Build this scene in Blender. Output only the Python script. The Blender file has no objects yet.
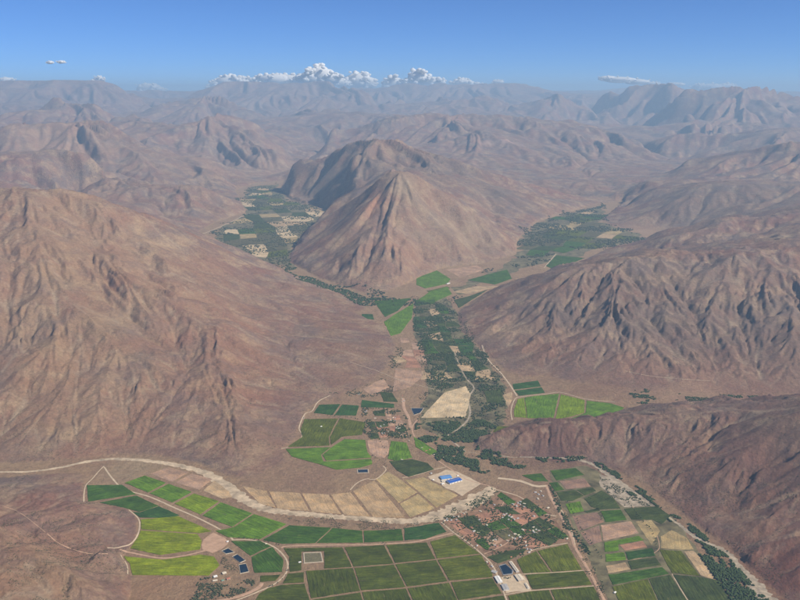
import bpy, bmesh, math, random
import numpy as np

random.seed(7)
RNG = np.random.default_rng(11)
S = bpy.context.scene
COL = S.collection
R = math.radians

# ------------------------------------------------------------------ camera
F_PX, CX, CY, HOR = 858.0, 400.0, 300.0, 93.0      # photograph is 800 x 600
HC = 2500.0                                         # metres above the near valley floor
PITCH = math.atan((CY - HOR) / F_PX)
cam_d = bpy.data.cameras.new('camera')
cam = bpy.data.objects.new('camera', cam_d)
COL.objects.link(cam)
cam.location = (0, 0, HC)
cam.rotation_euler = (math.pi / 2 - PITCH, 0, 0)
cam_d.sensor_width = 36.0
cam_d.lens = 36.0 * F_PX / 800.0
cam_d.clip_start = 10.0
cam_d.clip_end = 400000.0
S.camera = cam

# ------------------------------------------------------------------ sky and sun
SUN_AZ, SUN_EL = R(113), R(42)      # clockwise from the view direction (+Y)
w = bpy.data.worlds.new('World')
S.world = w
w.use_nodes = True
nt = w.node_tree
bg = nt.nodes['Background']
sky = nt.nodes.new('ShaderNodeTexSky')
sky.sky_type = 'NISHITA'
sky.sun_disc = False
sky.sun_elevation = SUN_EL
sky.sun_rotation = SUN_AZ
sky.altitude = 9000
sky.air_density = 1.5
sky.dust_density = 0.0
sky.ozone_density = 10.0
nt.links.new(sky.outputs[0], bg.inputs[0])
bg.inputs[1].default_value = 0.102
sun_d = bpy.data.lights.new('sun', 'SUN')
sun_d.energy = 5.0
sun_d.angle = R(0.53)
sun_d.color = (1.0, 0.92, 0.78)
sun = bpy.data.objects.new('sun', sun_d)
COL.objects.link(sun)
sun.location = (0, 0, 6000)
sun.rotation_euler = (math.pi / 2 - SUN_EL, 0, math.pi - SUN_AZ)
S.view_settings.view_transform = 'Standard'
S.view_settings.look = 'None'
S.view_settings.exposure = 0.24
S.view_settings.gamma = 1.0
S.cycles.use_denoising = True
S.cycles.max_bounces = 6
S.cycles.diffuse_bounces = 3
S.cycles.volume_bounces = 1

# ------------------------------------------------------------------ projection
SLOPE, Y0 = 0.012, 4000.0
cp, sp = math.cos(PITCH), math.sin(PITCH)


def zfloor(y):
    return SLOPE * (np.asarray(y, float) - Y0)


def ray(px, py):
    x = (px - CX) / F_PX
    y = (CY - py) / F_PX
    return x, cp + y * sp, -sp + y * cp


def on_floor(px, py):
    dx, dy, dz = ray(px, py)
    t = (HC + SLOPE * Y0) / (SLOPE * dy - dz)
    return (t * dx, t * dy, SLOPE * (t * dy - Y0))


def stretch(km):
    return km if km < 17.5 else 17.5 + (km - 17.5) * 1.4      # the far ranges lie well back


def at_depth(px, py, km):
    dx, dy, dz = ray(px, py)
    t = stretch(km) * 1000.0 / dy
    return (t * dx, t * dy, HC + t * dz)


# ------------------------------------------------------------------ terrain heights
TH = R(36)
RHO0, RHO1 = math.log(1900.0), math.log(100000.0)

FLOOR = [(128, 700), (128, 610), (132, 578), (122, 556), (130, 549), (138, 537), (138, 519), (128, 509), (98, 503),
         (86, 502), (84, 484), (100, 472), (60, 472), (0, 478), (-60, 480), (-60, 466), (0, 464), (60, 460), (115, 454),
         (160, 456), (200, 464), (235, 482), (262, 488), (300, 490), (350, 487), (362, 475), (340, 472), (318, 466),
         (290, 458), (283, 449), (300, 437), (298, 428), (308, 412), (318, 402), (345, 398), (375, 385), (390, 366),
         (398, 345), (392, 335), (380, 318), (366, 306), (345, 294), (300, 280), (270, 268), (235, 252), (200, 243),
         (190, 236), (215, 222), (245, 212), (240, 200), (235, 190), (255, 183), (285, 180), (282, 190), (292, 200),
         (330, 209), (325, 220), (300, 240), (290, 255), (290, 262), (320, 278), (350, 288), (375, 297), (415, 279),
         (440, 268), (490, 262), (515, 254), (518, 238), (535, 222), (560, 214), (600, 203), (625, 200), (620, 207),
         (600, 220), (625, 232), (660, 228), (695, 230), (690, 236), (650, 242), (610, 248), (585, 260), (560, 270),
         (520, 283), (490, 292), (470, 303), (458, 312), (460, 330), (478, 345), (490, 360), (512, 378), (545, 376),
         (590, 385), (640, 390), (720, 393), (800, 395), (880, 393), (880, 399), (800, 400), (700, 401), (640, 406),
         (625, 409), (590, 420), (556, 421), (527, 420), (505, 428), (480, 440), (468, 447), (490, 455), (540, 459),
         (590, 463), (620, 472), (650, 487), (675, 508), (700, 527), (730, 547), (755, 572), (780, 595), (810, 625),
         (860, 700)]

# ridge lines: (px, py, km of depth), then how far behind the crest the ground drops and by how much
RIDGES = [
    # big left mountain
    ([(-180, 196, 10.0), (-60, 189, 10.2), (0, 188, 10.3), (35, 192, 10.3), (62, 189, 10.3), (85, 199, 10.4), (110, 206, 10.4), (150, 226, 10.5),
      (200, 249, 10.55), (250, 272, 10.4), (300, 289, 10.05), (340, 304, 9.75), (372, 322, 9.2), (390, 333, 8.9)], 0, 0),
    ([(268, 478, 5.38), (310, 472, 5.42), (345, 476, 5.36)], 0, 0),
    # low humps at the near left
    ([(-60, 488, 5.0), (20, 494, 4.9), (70, 508, 4.72), (110, 520, 4.58)], 0, 0),
    ([(-60, 520, 4.3), (0, 532, 4.2), (40, 556, 3.98), (75, 580, 3.8)], 0, 0),
    ([(-60, 600, 3.5), (40, 620, 3.5)], 0, 0),
    # central mountain
    ([(400, 167, 13.6), (372, 192, 13.4), (343, 222, 13.1), (312, 249, 12.7)], 0, 0),
    ([(400, 167, 13.6), (438, 193, 13.6), (478, 219, 13.55), (508, 240, 13.5)], 0, 0),
    ([(398, 177, 15.2), (396, 180, 15.9), (390, 168, 17.0)], 0, 0),
    ([(378, 136, 18.5), (360, 142, 18.8), (340, 150, 19.0), (312, 168, 19.6), (290, 183, 20.3)], 0.08, 0.4),
    ([(352, 145, 18.9), (350, 170, 17.9), (342, 196, 17.2)], 0, 0),
    ([(325, 160, 19.3), (315, 180, 18.8), (305, 195, 18.4)], 0, 0),
    ([(378, 136, 18.5), (400, 140, 18.5), (425, 152, 18.5), (462, 172, 18.1), (500, 187, 17.7), (540, 204, 17.3)], 0, 0),
    ([(462, 172, 18.1), (470, 195, 16.3), (492, 216, 15.2)], 0, 0),
    # right valley side
    ([(606, 202, 17.9), (640, 188, 17.6), (690, 180, 17.3), (740, 182, 16.8), (800, 186, 16.3), (960, 176, 15.5)], 0.12, 0.3),
    ([(648, 187, 17.5), (630, 207, 16.8), (616, 222, 16.1)], 0, 0),
    ([(690, 180, 17.3), (674, 204, 16.3), (660, 223, 15.6)], 0, 0),
    ([(740, 182, 16.8), (726, 200, 16.0), (707, 221, 15.1)], 0, 0),
    ([(800, 186, 16.3), (782, 203, 15.5), (764, 214, 14.6)], 0, 0),
    ([(635, 256, 12.3), (680, 236, 12.6), (722, 219, 12.8), (745, 222, 12.8), (790, 214, 13.0), (860, 205, 13.2), (960, 200, 13.3)], 0, 0),
    ([(722, 219, 12.8), (715, 238, 12.2), (700, 250, 11.6)], 0, 0),
    ([(790, 214, 13.0), (775, 232, 12.2), (765, 240, 11.7)], 0, 0),
    # near right massif
    ([(470, 306, 9.8), (500, 290, 9.95), (540, 274, 10.0), (580, 264, 9.95), (620, 259, 9.9), (660, 257, 9.9),
      (720, 252, 10.0), (800, 243, 10.1), (960, 230, 10.3)], 0, 0),
    # nearest right ridge
    ([(476, 438, 5.84), (500, 432, 5.82), (540, 426, 5.85), (580, 420, 5.92), (620, 415, 5.96), (660, 413, 5.97),
      (700, 417, 5.85), (740, 421, 5.7), (800, 408, 5.6), (960, 380, 5.4)], 0, 0),
    # left of the far valley
    ([(40, 205, 15.8), (75, 198, 16.4), (110, 192, 17.0), (150, 185, 17.3), (190, 187, 17.3), (215, 203, 17.0)], 0.1, 0.6),
    ([(160, 186, 17.3), (170, 205, 16.4), (160, 222, 15.8)], 0, 0),
    ([(-150, 130, 22), (0, 131, 22), (40, 126, 22), (90, 128, 22), (125, 146, 21.5), (160, 158, 21), (200, 164, 21), (232, 178, 21)], 0.12, 0.5),
    ([(-100, 150, 18.5), (0, 152, 18.5), (60, 150, 18.5), (105, 165, 18.3), (130, 178, 18)], 0.1, 0.55),
    ([(120, 124, 27), (170, 128, 27), (215, 119, 27), (255, 130, 27), (290, 148, 26.5), (316, 158, 26)], 0.12, 0.55),
    ([(215, 119, 27), (225, 145, 24.5), (245, 172, 22.3)], 0, 0),
    ([(150, 112, 38), (180, 103, 38), (205, 96, 38), (225, 104, 37.5), (245, 113, 37)], 0.12, 0.6),
    ([(-100, 116, 30), (0, 114, 30), (40, 106, 31), (52, 98, 31), (80, 102, 31), (112, 115, 30), (140, 126, 29)], 0.12, 0.6),
    ([(-120, 90, 46), (-20, 86, 46), (4, 82, 46), (18, 77, 46), (28, 80, 46), (38, 79, 46), (50, 77, 46), (62, 81, 46), (78, 83, 45), (105, 93, 44), (130, 103, 43)], 0.12, 0.6),
    ([(100, 92, 58), (135, 94, 60), (155, 90, 60), (180, 91, 60), (210, 95, 60)], 0.12, 0.55),
    # centre, far
    ([(190, 108, 50), (228, 89, 50), (248, 80, 50), (262, 78, 50), (278, 80, 50), (296, 78, 50), (312, 79, 50), (330, 86, 49), (352, 96, 47), (380, 106, 45)], 0.12, 0.6),
    ([(240, 128, 36), (275, 118, 36), (310, 112, 36), (350, 113, 35), (390, 122, 33)], 0.1, 0.6),
    ([(330, 92, 62), (360, 88, 64), (400, 91, 64), (420, 87, 58), (434, 83, 56), (443, 78, 56), (454, 82, 56), (470, 84, 57), (492, 81, 57), (510, 86, 57), (530, 91, 56)], 0.1, 0.6),
    ([(400, 103, 44), (440, 100, 44), (475, 95, 43), (510, 102, 43)], 0.1, 0.55),
    ([(505, 108, 41), (530, 96, 41), (543, 89, 41), (551, 86, 41), (562, 90, 41), (572, 96, 41), (590, 106, 40), (610, 115, 38)], 0.12, 0.6),
    ([(-150, 92, 72), (0, 91, 72), (100, 92, 72), (200, 92.5, 72), (300, 92, 72), (420, 92, 72), (500, 92, 72), (570, 92, 72), (600, 90, 72), (640, 88, 72), (700, 92, 72), (800, 92, 72), (960, 92, 72)], 0, 0),
    ([(590, 112, 44), (612, 100, 43), (632, 90, 42), (645, 86, 42), (655, 85, 42), (672, 93, 41), (695, 101, 40)], 0.1, 0.6),
    ([(655, 125, 36), (690, 106, 35), (718, 95, 35), (732, 89, 35), (745, 83, 35), (754, 86, 35), (762, 84, 35), (774, 91, 35), (786, 97, 34.5), (820, 104, 34), (960, 96, 34)], 0.12, 0.6),
    ([(742, 87, 35), (725, 120, 31), (700, 140, 28)], 0, 0),
    ([(785, 98, 34.5), (790, 125, 30), (775, 140, 27)], 0, 0),
    # middle ridge behind the central mountain
    ([(385, 130, 27), (408, 121, 28), (432, 115, 28.5), (455, 110, 28.5), (500, 112, 28.5), (540, 118, 28.5), (575, 125, 28), (612, 140, 26.5), (648, 155, 25), (676, 166, 23.5)], 0.1, 0.5),
    ([(455, 110, 28.5), (462, 136, 25.5), (474, 156, 23)], 0, 0),
    ([(520, 114, 28.5), (525, 143, 25), (535, 170, 22)], 0, 0),
    ([(575, 125, 28), (580, 153, 24.5), (590, 180, 21)], 0, 0),
    ([(560, 122, 36), (600, 124, 36), (640, 134, 35), (680, 146, 33)], 0.1, 0.55),
    ([(695, 166, 21.5), (722, 158, 21), (760, 150, 20.5), (800, 147, 20), (960, 140, 20)], 0.12, 0.6),
    ([(690, 140, 27), (740, 135, 26.5), (800, 130, 26), (960, 125, 26)], 0.1, 0.6),
]
# spurs: crest point (px, py, km), foot pixel on the valley floor, profile
SPURS = [
    ((404, 172, 13.55), (392, 288), 1.12), ((388, 178, 13.5), (356, 290), 1.14), ((372, 192, 13.4), (325, 279), 1.12), ((438, 193, 13.6), (425, 275), 1.15), ((478, 219, 13.55), (482, 263), 1.1), ((425, 152, 18.5), (520, 238), 1.2),
    ((-80, 190, 10.2), (-90, 462), 1.1), ((10, 188, 10.3), (0, 463), 1.15), ((110, 206, 10.4), (130, 455), 1.1),
    ((150, 226, 10.5), (205, 465), 1.05), ((180, 240, 10.5), (262, 487), 1.1), ((200, 249, 10.55), (284, 447), 1.05), ((225, 261, 10.5), (300, 428), 1.1), ((250, 272, 10.4), (318, 402), 1.05),
    ((280, 283, 10.2), (350, 397), 1.1), ((310, 293, 10.0), (390, 366), 1.1),
    ((540, 274, 10.0), (462, 331), 1.15), ((580, 264, 9.95), (490, 359), 1.1), ((605, 260, 9.9), (520, 377), 1.2), ((630, 258, 9.9), (575, 380), 1.1), ((660, 257, 9.9), (640, 389), 1.2),
    ((700, 254, 10.0), (690, 391), 1.1), ((750, 249, 10.05), (740, 393), 1.2), ((800, 243, 10.1), (800, 394), 1.1), ((860, 240, 10.1), (870, 392), 1.1),
    ((560, 423, 5.88), (535, 459), 1.0), ((610, 416, 5.95), (585, 462), 1.1), ((660, 413, 5.97), (640, 481), 1.05), ((710, 418, 5.82), (678, 510), 1.1),
    ((770, 414, 5.65), (715, 538), 1.05), ((840, 400, 5.5), (760, 577), 1.1), ((920, 390, 5.4), (812, 627), 1.1),
]
VALLEYS = [
    ([(660, 182, 19.5), (690, 169, 22.5), (705, 160, 25)]),
    ([(262, 181, 22), (290, 172, 23.5), (322, 154, 28.5), (335, 146, 31)]),
    ([(390, 164, 20.2), (420, 168, 20.2), (460, 174, 20.0), (500, 183, 19.7), (550, 193, 19.3), (580, 198, 19.0)]),
    ([(425, 190, 15.0), (450, 203, 15.0), (480, 220, 14.9), (505, 234, 14.9)]),
    ([(605, 201, 18), (640, 195, 18.5)]),
    ([(700, 250, 10.9), (760, 243, 10.9), (860, 235, 10.9)]),
    ([(0, 515, 4.55), (40, 532, 4.38), (75, 550, 4.22), (105, 554, 4.18)]),
]


def raster(NT, NR):
    """fixed cells and their heights on a log-polar grid"""
    fix = np.zeros((NT, NR), bool)
    val = np.zeros((NT, NR))
    cnt = np.zeros((NT, NR))

    def ij(x, y):
        th = np.arctan2(x, y)
        rho = np.log(np.hypot(x, y))
        return (th + TH) / (2 * TH) * (NT - 1), (rho - RHO0) / (RHO1 - RHO0) * (NR - 1)

    def line(P):
        P = np.array(P, float)
        for a, b in zip(P[:-1], P[1:]):
            ia, ja = ij(a[0], a[1])
            ib, jb = ij(b[0], b[1])
            n = int(max(abs(ia - ib), abs(ja - jb)) * 2) + 2
            for k in np.linspace(0, 1, n):
                p = a + (b - a) * k
                i, j = ij(p[0], p[1])
                i, j = int(round(i)), int(round(j))
                if 0 <= i < NT and 0 <= j < NR:
                    val[i, j] += p[2]
                    cnt[i, j] += 1

    for pts, back, depth in RIDGES:
        P = [at_depth(*q) for q in pts]
        line(P)
        if back:
            line([(x * (1 + back), y * (1 + back), z - depth * max(0, z - zfloor(y * (1 + back)))) for x, y, z in P])
    for pts in VALLEYS:
        line([at_depth(*q) for q in pts])
    for c_, f_, e_ in SPURS:
        A, B = np.array(at_depth(*c_)), np.array(on_floor(*f_))
        out = []
        for t in np.linspace(0, .93, 12):
            p = A + (B - A) * t
            bend = 130 * math.sin(t * 7 + c_[0])
            zf_ = float(zfloor(p[1]))
            out.append((p[0] + bend * t, p[1], zf_ + (A[2] - float(zfloor(A[1]))) * (1 - t) ** e_))
        line(out)
    m = cnt > 0
    val[m] /= cnt[m]
    fix |= m
    # valley floor
    th = np.linspace(-TH, TH, NT)[:, None]
    r = np.exp(np.linspace(RHO0, RHO1, NR))[None, :]
    X, Y = r * np.sin(th), r * np.cos(th)
    fp = np.array([on_floor(*q)[:2] for q in FLOOR])
    ins = in_poly(X, Y, fp)
    fix |= ins
    zf = zfloor(Y)
    val = np.where(ins, zf, val)
    return fix, val, ins, zf


def in_poly(X, Y, P):
    ins = np.zeros(np.broadcast(X, Y).shape, bool)
    x0, y0 = P[:, 0].min(), P[:, 1].min()
    x1, y1 = P[:, 0].max(), P[:, 1].max()
    n = len(P)
    for k in range(n):
        xa, ya = P[k]
        xb, yb = P[(k + 1) % n]
        if ya == yb:
            continue
        c = ((ya > Y) != (yb > Y)) & (X < (xb - xa) * (Y - ya) / (yb - ya) + xa)
        ins ^= c
    return ins


def upsample(A, NT, NR):
    a, b = A.shape
    u = np.linspace(0, a - 1, NT)
    v = np.linspace(0, b - 1, NR)
    i = np.minimum(u.astype(int), a - 2)
    j = np.minimum(v.astype(int), b - 2)
    fu = (u - i)[:, None]
    fv = (v - j)[None, :]
    return (A[i][:, j] * (1 - fu) * (1 - fv) + A[i + 1][:, j] * fu * (1 - fv) +
            A[i][:, j + 1] * (1 - fu) * fv + A[i + 1][:, j + 1] * fu * fv)


def blur(A, n=1):
    for _ in range(n):
        P = np.pad(A, 1, mode='edge')
        A = (P[:-2, 1:-1] + P[2:, 1:-1] + P[1:-1, :-2] + P[1:-1, 2:] + 4 * A) / 8
    return A


PW, FOOT = 1.4, 25.0
Hh = None
for lev in (5, 4, 3, 2, 1):
    NTs, NRs = 760 // 2 ** lev, 1040 // 2 ** lev
    fix, val, ins, zf = raster(NTs, NRs)
    ab = np.maximum(val - zf, 0)
    val = ((ab + np.sqrt(ab * ab + 4 * ab * FOOT)) / 2) ** PW          # solved on a power of the height: rounder slopes than a plain membrane
    if Hh is None:
        Hh = np.full((NTs, NRs), 800.0 ** PW)
    else:
        Hh = upsample(Hh, NTs, NRs)
    for it in range(260 if lev > 1 else 140):
        Hh[fix] = val[fix]
        P = np.pad(Hh, 1, mode='edge')
        # along the range direction the cells are a little finer than across
        dt = 2 * TH / (NTs - 1)
        dr = (RHO1 - RHO0) / (NRs - 1)
        wt, wr = 1 / dt ** 2, 1 / dr ** 2
        Hh = (wt * (P[:-2, 1:-1] + P[2:, 1:-1]) + wr * (P[1:-1, :-2] + P[1:-1, 2:])) / (2 * wt + 2 * wr)
    Hh[fix] = val[fix]

NT, NR = 930, 1260
_, _, INS, ZF = raster(NT, NR)
base_above = upsample(np.maximum(Hh, 0) ** (1 / PW), NT, NR)
base_above = np.where(INS, 0, base_above ** 2 / (base_above + FOOT))
Hh = ZF + base_above


def boxblur(A, n):
    for ax in (0, 1):
        for _ in range(2):
            P = np.pad(A, [(n + 1, n) if a == ax else (0, 0) for a in (0, 1)], mode='edge')
            c = np.cumsum(P, axis=ax)
            A = (np.take(c, range(2 * n + 1, c.shape[ax]), axis=ax) - np.take(c, range(0, c.shape[ax] - 2 * n - 1), axis=ax)) / (2 * n + 1)
    return A


# crests are worn round, the foot stays where it is
soft = boxblur(base_above, 5)
_far = np.exp(np.linspace(RHO0, RHO1, NR))[None, :]
base_above = base_above + (soft - base_above) * np.clip((base_above - 40) / 260, 0, 1) * .9 * np.clip((32000 - _far) / 14000, 0, 1)
base_above = np.where(INS, 0, base_above)
Hh = ZF + base_above
th_a = np.linspace(-TH, TH, NT)
rho_a = np.linspace(RHO0, RHO1, NR)
Rg = np.exp(rho_a)[None, :] + np.zeros((NT, 1))
GX = Rg * np.sin(th_a)[:, None]
GY = Rg * np.cos(th_a)[:, None]


def hash2(i, j, k):
    h = (i * 374761393 + j * 668265263 + k * 2147483647) & 0xffffffff
    h = ((h ^ (h >> 13)) * 1274126177) & 0xffffffff
    h = h ^ (h >> 16)
    return (h & 0xffff) / 65535.0


def vnoise(X, Y, lam, seed):
    x, y = X / lam, Y / lam
    i, j = np.floor(x).astype(np.int64), np.floor(y).astype(np.int64)
    fx, fy = x - i, y - j
    fx = fx * fx * (3 - 2 * fx)
    fy = fy * fy * (3 - 2 * fy)
    a, b = hash2(i, j, seed), hash2(i + 1, j, seed)
    c, d = hash2(i, j + 1, seed), hash2(i + 1, j + 1, seed)
    return (a * (1 - fx) + b * fx) * (1 - fy) + (c * (1 - fx) + d * fx) * fy - 0.5


def sstep(a, b, x):
    t = np.clip((x - a) / (b - a), 0, 1)
    return t * t * (3 - 2 * t)


def world_grad(H):
    gt = np.gradient(H, th_a, axis=0) / Rg
    gr = np.gradient(H, rho_a, axis=1) / Rg
    st, ct = np.sin(th_a)[:, None], np.cos(th_a)[:, None]
    return gr * st + gt * ct, gr * ct - gt * st


PHASE = {}


def gully(H, lam, k, seed, nb):
    gx, gy = world_grad(boxblur(H, nb))
    sl = np.hypot(gx, gy) + 1e-6
    dx, dy = -gy / sl, gx / sl            # across the slope
    cell = lam * 1.9                      # cells are wider than one gully, so gullies run on
    px = (GX / cell).astype(np.float32)
    py = (GY / cell).astype(np.float32)
    dx = dx.astype(np.float32)
    dy = dy.astype(np.float32)
    ix, iy = np.floor(px).astype(np.int64), np.floor(py).astype(np.int64)
    C = np.zeros_like(px)
    Sn = np.zeros_like(px)
    for a in (-1, 0, 1):
        for b in (-1, 0, 1):
            ci, cj = ix + a, iy + b
            vx = px - (ci + 0.15 + 0.7 * hash2(ci, cj, seed)).astype(np.float32)
            vy = py - (cj + 0.15 + 0.7 * hash2(ci, cj, seed + 7)).astype(np.float32)
            w_ = np.clip(1 - (vx * vx + vy * vy) / 1.9, 0, 1) ** 2
            ph = 2 * np.pi * (vx * dx + vy * dy) * 1.9
            C += w_ * np.cos(ph)
            Sn += w_ * np.sin(ph)
    m = np.sqrt(C * C + Sn * Sn) + 1e-5
    c = np.clip(C / m, -1, 1)
    tri = 1 - 2 * np.arccos(c) / np.pi
    PHASE[lam] = tri * np.clip(m * 3, 0, 1)
    amt = np.clip(sl, 0, 0.7) if lam > 800 else .42 * np.sqrt(np.clip(sl, 0, 0.7) / .42)
    return (0.5 * c + 0.5 * tri) * lam * k * amt * np.clip(m * 3, 0, 1)


amp_h = sstep(15, 260, base_above) * (~INS)
# a rolling variation first, then gullies running down the slopes, coarse to fine
roll = np.zeros_like(Hh)
for q, (lam, kk) in enumerate(((9000, .10), (4000, .10), (1800, .07), (800, .03))):
    roll += vnoise(GX + 333 * q, GY, lam, 20 + q) * kk * 2
H1 = Hh + roll * base_above * sstep(60, 500, base_above) * 0.75
side = 0.9 + 0.1 * sstep(10000, 13000, GY) + 0.35 * sstep(0, 2000, GX) * sstep(16000, 11000, GY) * sstep(5600, 7200, GY)
spacing = Rg * (RHO1 - RHO0) / NR
_px, _py, _ = at_depth(402, 195, 12.9)
side = side * (1 - .35 * np.exp(-((GX - _px) ** 2 + (GY - _py) ** 2) / 2200.0 ** 2))
for q, (lam, k, r_on, nb) in enumerate(((12000, .13, 50000, 7), (6000, .16, 26000, 6), (3000, .15, 17000, 6), (1500, .10, 7000, 7), (750, .085, 4000, 6),
                                        (380, .115, 0, 4), (190, .12, 0, 2), (95, .115, 0, 1), (48, .09, 0, 1))):
    fade = sstep(2.2, 4.5, lam / spacing)
    on = sstep(r_on * 0.75, r_on * 1.25 + 1, Rg)
    g = gully(H1, lam, k, 100 + 10 * q, nb)
    am = amp_h if lam > 400 else sstep(3, 70, base_above) * (~INS)
    H1 = H1 + g * am * fade * on * side
fine = np.zeros_like(Hh)
for q, (lam, a) in enumerate(((5000, 380), (2600, 220), (1200, 110))):
    fine += vnoise(GX, GY, lam, 80 + q) * a * sstep(22000, 40000, Rg) * sstep(60, 500, base_above)
for q, (lam, a) in enumerate(((520, 34), (260, 22), (120, 13), (55, 8))):
    fine += vnoise(GX, GY, lam, 60 + q) * a * sstep(2.0, 4.0, lam / spacing)
H1 += fine * sstep(2, 90, base_above) * (~INS)
HGT = np.where(INS, ZF, np.maximum(H1, ZF + 0.25 * base_above))
HGT = np.where(HGT > 2600, 2600 + (HGT - 2600) * .78, HGT)
HGT = np.where(HGT > 3150, 3150 + 150 * np.tanh((HGT - 3150) / 150), HGT)


def hz(x, y):
    th = np.arctan2(x, y)
    rho = np.log(np.hypot(x, y))
    u = np.clip((th + TH) / (2 * TH) * (NT - 1), 0, NT - 1.001)
    v = np.clip((rho - RHO0) / (RHO1 - RHO0) * (NR - 1), 0, NR - 1.001)
    i, j = u.astype(int), v.astype(int)
    fu, fv = u - i, v - j
    return (HGT[i, j] * (1 - fu) * (1 - fv) + HGT[i + 1, j] * fu * (1 - fv) +
            HGT[i, j + 1] * (1 - fu) * fv + HGT[i + 1, j + 1] * fu * fv)


_T = np.exp(np.linspace(math.log(2000), math.log(98500), 1500))


def hit(px, py):
    """first meeting of a sight line with the terrain"""
    px, py = np.atleast_1d(np.asarray(px, float)), np.atleast_1d(np.asarray(py, float))
    out = np.zeros((len(px), 3))
    for n in range(len(px)):
        dx, dy, dz = ray(px[n], py[n])
        x, y, z = _T * dx / dy, _T, HC + _T * dz / dy
        d = z - hz(x, y)
        k = np.argmax(d < 0)
        if d[k] >= 0:
            k = len(_T) - 1
        k = max(k, 1)
        f = d[k - 1] / (d[k - 1] - d[k] + 1e-9)
        t = _T[k - 1] + (_T[k] - _T[k - 1]) * min(max(f, 0), 1)
        out[n] = (t * dx / dy, t, float(hz(np.array([t * dx / dy]), np.array([t]))[0]))
    return out


# ------------------------------------------------------------------ materials
def new_mat(name):
    m = bpy.data.materials.new(name)
    m.use_nodes = True
    n = m.node_tree
    b = n.nodes['Principled BSDF']
    b.inputs['Roughness'].default_value = 0.95
    b.inputs['Specular IOR Level'].default_value = 0.1
    return m, n, b


class NB:
    """short hand for node trees"""
    def __init__(self, tree):
        self.t = tree

    def n(self, typ, **kw):
        o = self.t.nodes.new(typ)
        for k, v in kw.items():
            setattr(o, k, v)
        return o

    def link(self, a, b):
        self.t.links.new(a, b)

    def coords(self, metres, rot=0.0, which='Object'):
        c = self.n('ShaderNodeTexCoord')
        m = self.n('ShaderNodeMapping')
        if isinstance(metres, (int, float)):
            metres = (metres,) * 3
        m.inputs['Scale'].default_value = tuple(1.0 / q for q in metres)
        self.link(c.outputs[which], m.inputs['Vector'])
        return m.outputs['Vector']

    def noise(self, metres, detail=4, rough=0.55, which='Object', lo=0.35, hi=0.65):
        t = self.n('ShaderNodeTexNoise')
        t.inputs['Scale'].default_value = 1.0
        t.inputs['Detail'].default_value = detail
        t.inputs['Roughness'].default_value = rough
        self.link(self.coords(metres, which=which), t.inputs['Vector'])
        r = self.n('ShaderNodeMapRange')
        r.inputs['From Min'].default_value = lo
        r.inputs['From Max'].default_value = hi
        self.link(t.outputs['Fac'], r.inputs['Value'])
        return r.outputs['Result']

    def mix(self, fac, a, b, mode='MIX'):
        x = self.n('ShaderNodeMix', data_type='RGBA', blend_type=mode)
        for s, v in ((x.inputs[0], fac), (x.inputs[6], a), (x.inputs[7], b)):
            if hasattr(v, 'is_output') or hasattr(v, 'links'):
                self.link(v, s)
            elif isinstance(v, (int, float)):
                s.default_value = v
            else:
                s.default_value = (*v, 1) if len(v) == 3 else v
        return x.outputs[2]

    def math(self, op, a, b=0.0):
        x = self.n('ShaderNodeMath', operation=op)
        for s, v in ((x.inputs[0], a), (x.inputs[1], b)):
            if hasattr(v, 'links'):
                self.link(v, s)
            else:
                s.default_value = v
        return x.outputs[0]

    def grey(self, v, lo, hi):
        r = self.n('ShaderNodeMapRange')
        r.inputs['To Min'].default_value = lo
        r.inputs['To Max'].default_value = hi
        self.link(v, r.inputs['Value'])
        return r.outputs['Result']

    def bump(self, bsdf, height, dist, strength=1.0):
        b = self.n('ShaderNodeBump')
        b.inputs['Distance'].default_value = dist
        b.inputs['Strength'].default_value = strength
        self.link(height, b.inputs['Height'])
        self.link(b.outputs[0], bsdf.inputs['Normal'])


def terrain_material():
    m, t, b = new_mat('desert_ground')
    q = NB(t)
    brown, red, grey, tan = (.275, .165, .108), (.235, .115, .085), (.180, .135, .118), (.42, .295, .18)
    c = q.mix(q.noise(1300, 6, .65), brown, red)
    c = q.mix(q.math('MULTIPLY', q.noise(620, 8, .72, lo=.44, hi=.62), .85), c, grey)
    c = q.mix(q.math('MULTIPLY', q.noise(280, 8, .75, lo=.48, hi=.66), .85), c, tan)
    c = q.mix(q.math('MULTIPLY', q.noise(90, 6, .75, lo=.52, hi=.68), .5), c, (.125, .075, .062))
    fl = q.n('ShaderNodeAttribute', attribute_name='floor')
    soil = q.mix(q.noise(220, 6, .7), (.37, .245, .14), (.29, .18, .11))
    soil = q.mix(q.math('MULTIPLY', q.noise(60, 4, .6, lo=.5, hi=.7), .6), soil, (.27, .19, .115))
    c = q.mix(fl.outputs['Fac'], c, soil)
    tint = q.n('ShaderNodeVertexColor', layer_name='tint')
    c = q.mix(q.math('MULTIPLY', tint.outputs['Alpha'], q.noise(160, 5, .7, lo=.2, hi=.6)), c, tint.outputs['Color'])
    ws = q.n('ShaderNodeAttribute', attribute_name='wash')
    c = q.mix(q.math('MULTIPLY', ws.outputs['Fac'], q.math('MULTIPLY', q.noise(420, 6, .7, lo=.42, hi=.62), .6)), c, (.44, .33, .22))
    sp_ = q.noise(26, 5, .75, lo=.3, hi=.7)
    c = q.mix(1.0, c, q.grey(sp_, .76, 1.22), 'MULTIPLY')
    v = q.n('ShaderNodeTexVoronoi')
    v.inputs['Scale'].default_value = 1.0
    q.link(q.coords(17.0), v.inputs['Vector'])
    dots = q.math('LESS_THAN', v.outputs['Distance'], .22)
    dots = q.math('MULTIPLY', dots, q.noise(240, 4, .6, lo=.42, hi=.62))
    c = q.mix(q.math('MULTIPLY', dots, .45), c, (.085, .078, .05))
    q.link(c, b.inputs['Base Color'])
    q.bump(b, q.noise(60, 9, .74, lo=0, hi=1), 26.0, 1.0)
    return m


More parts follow.
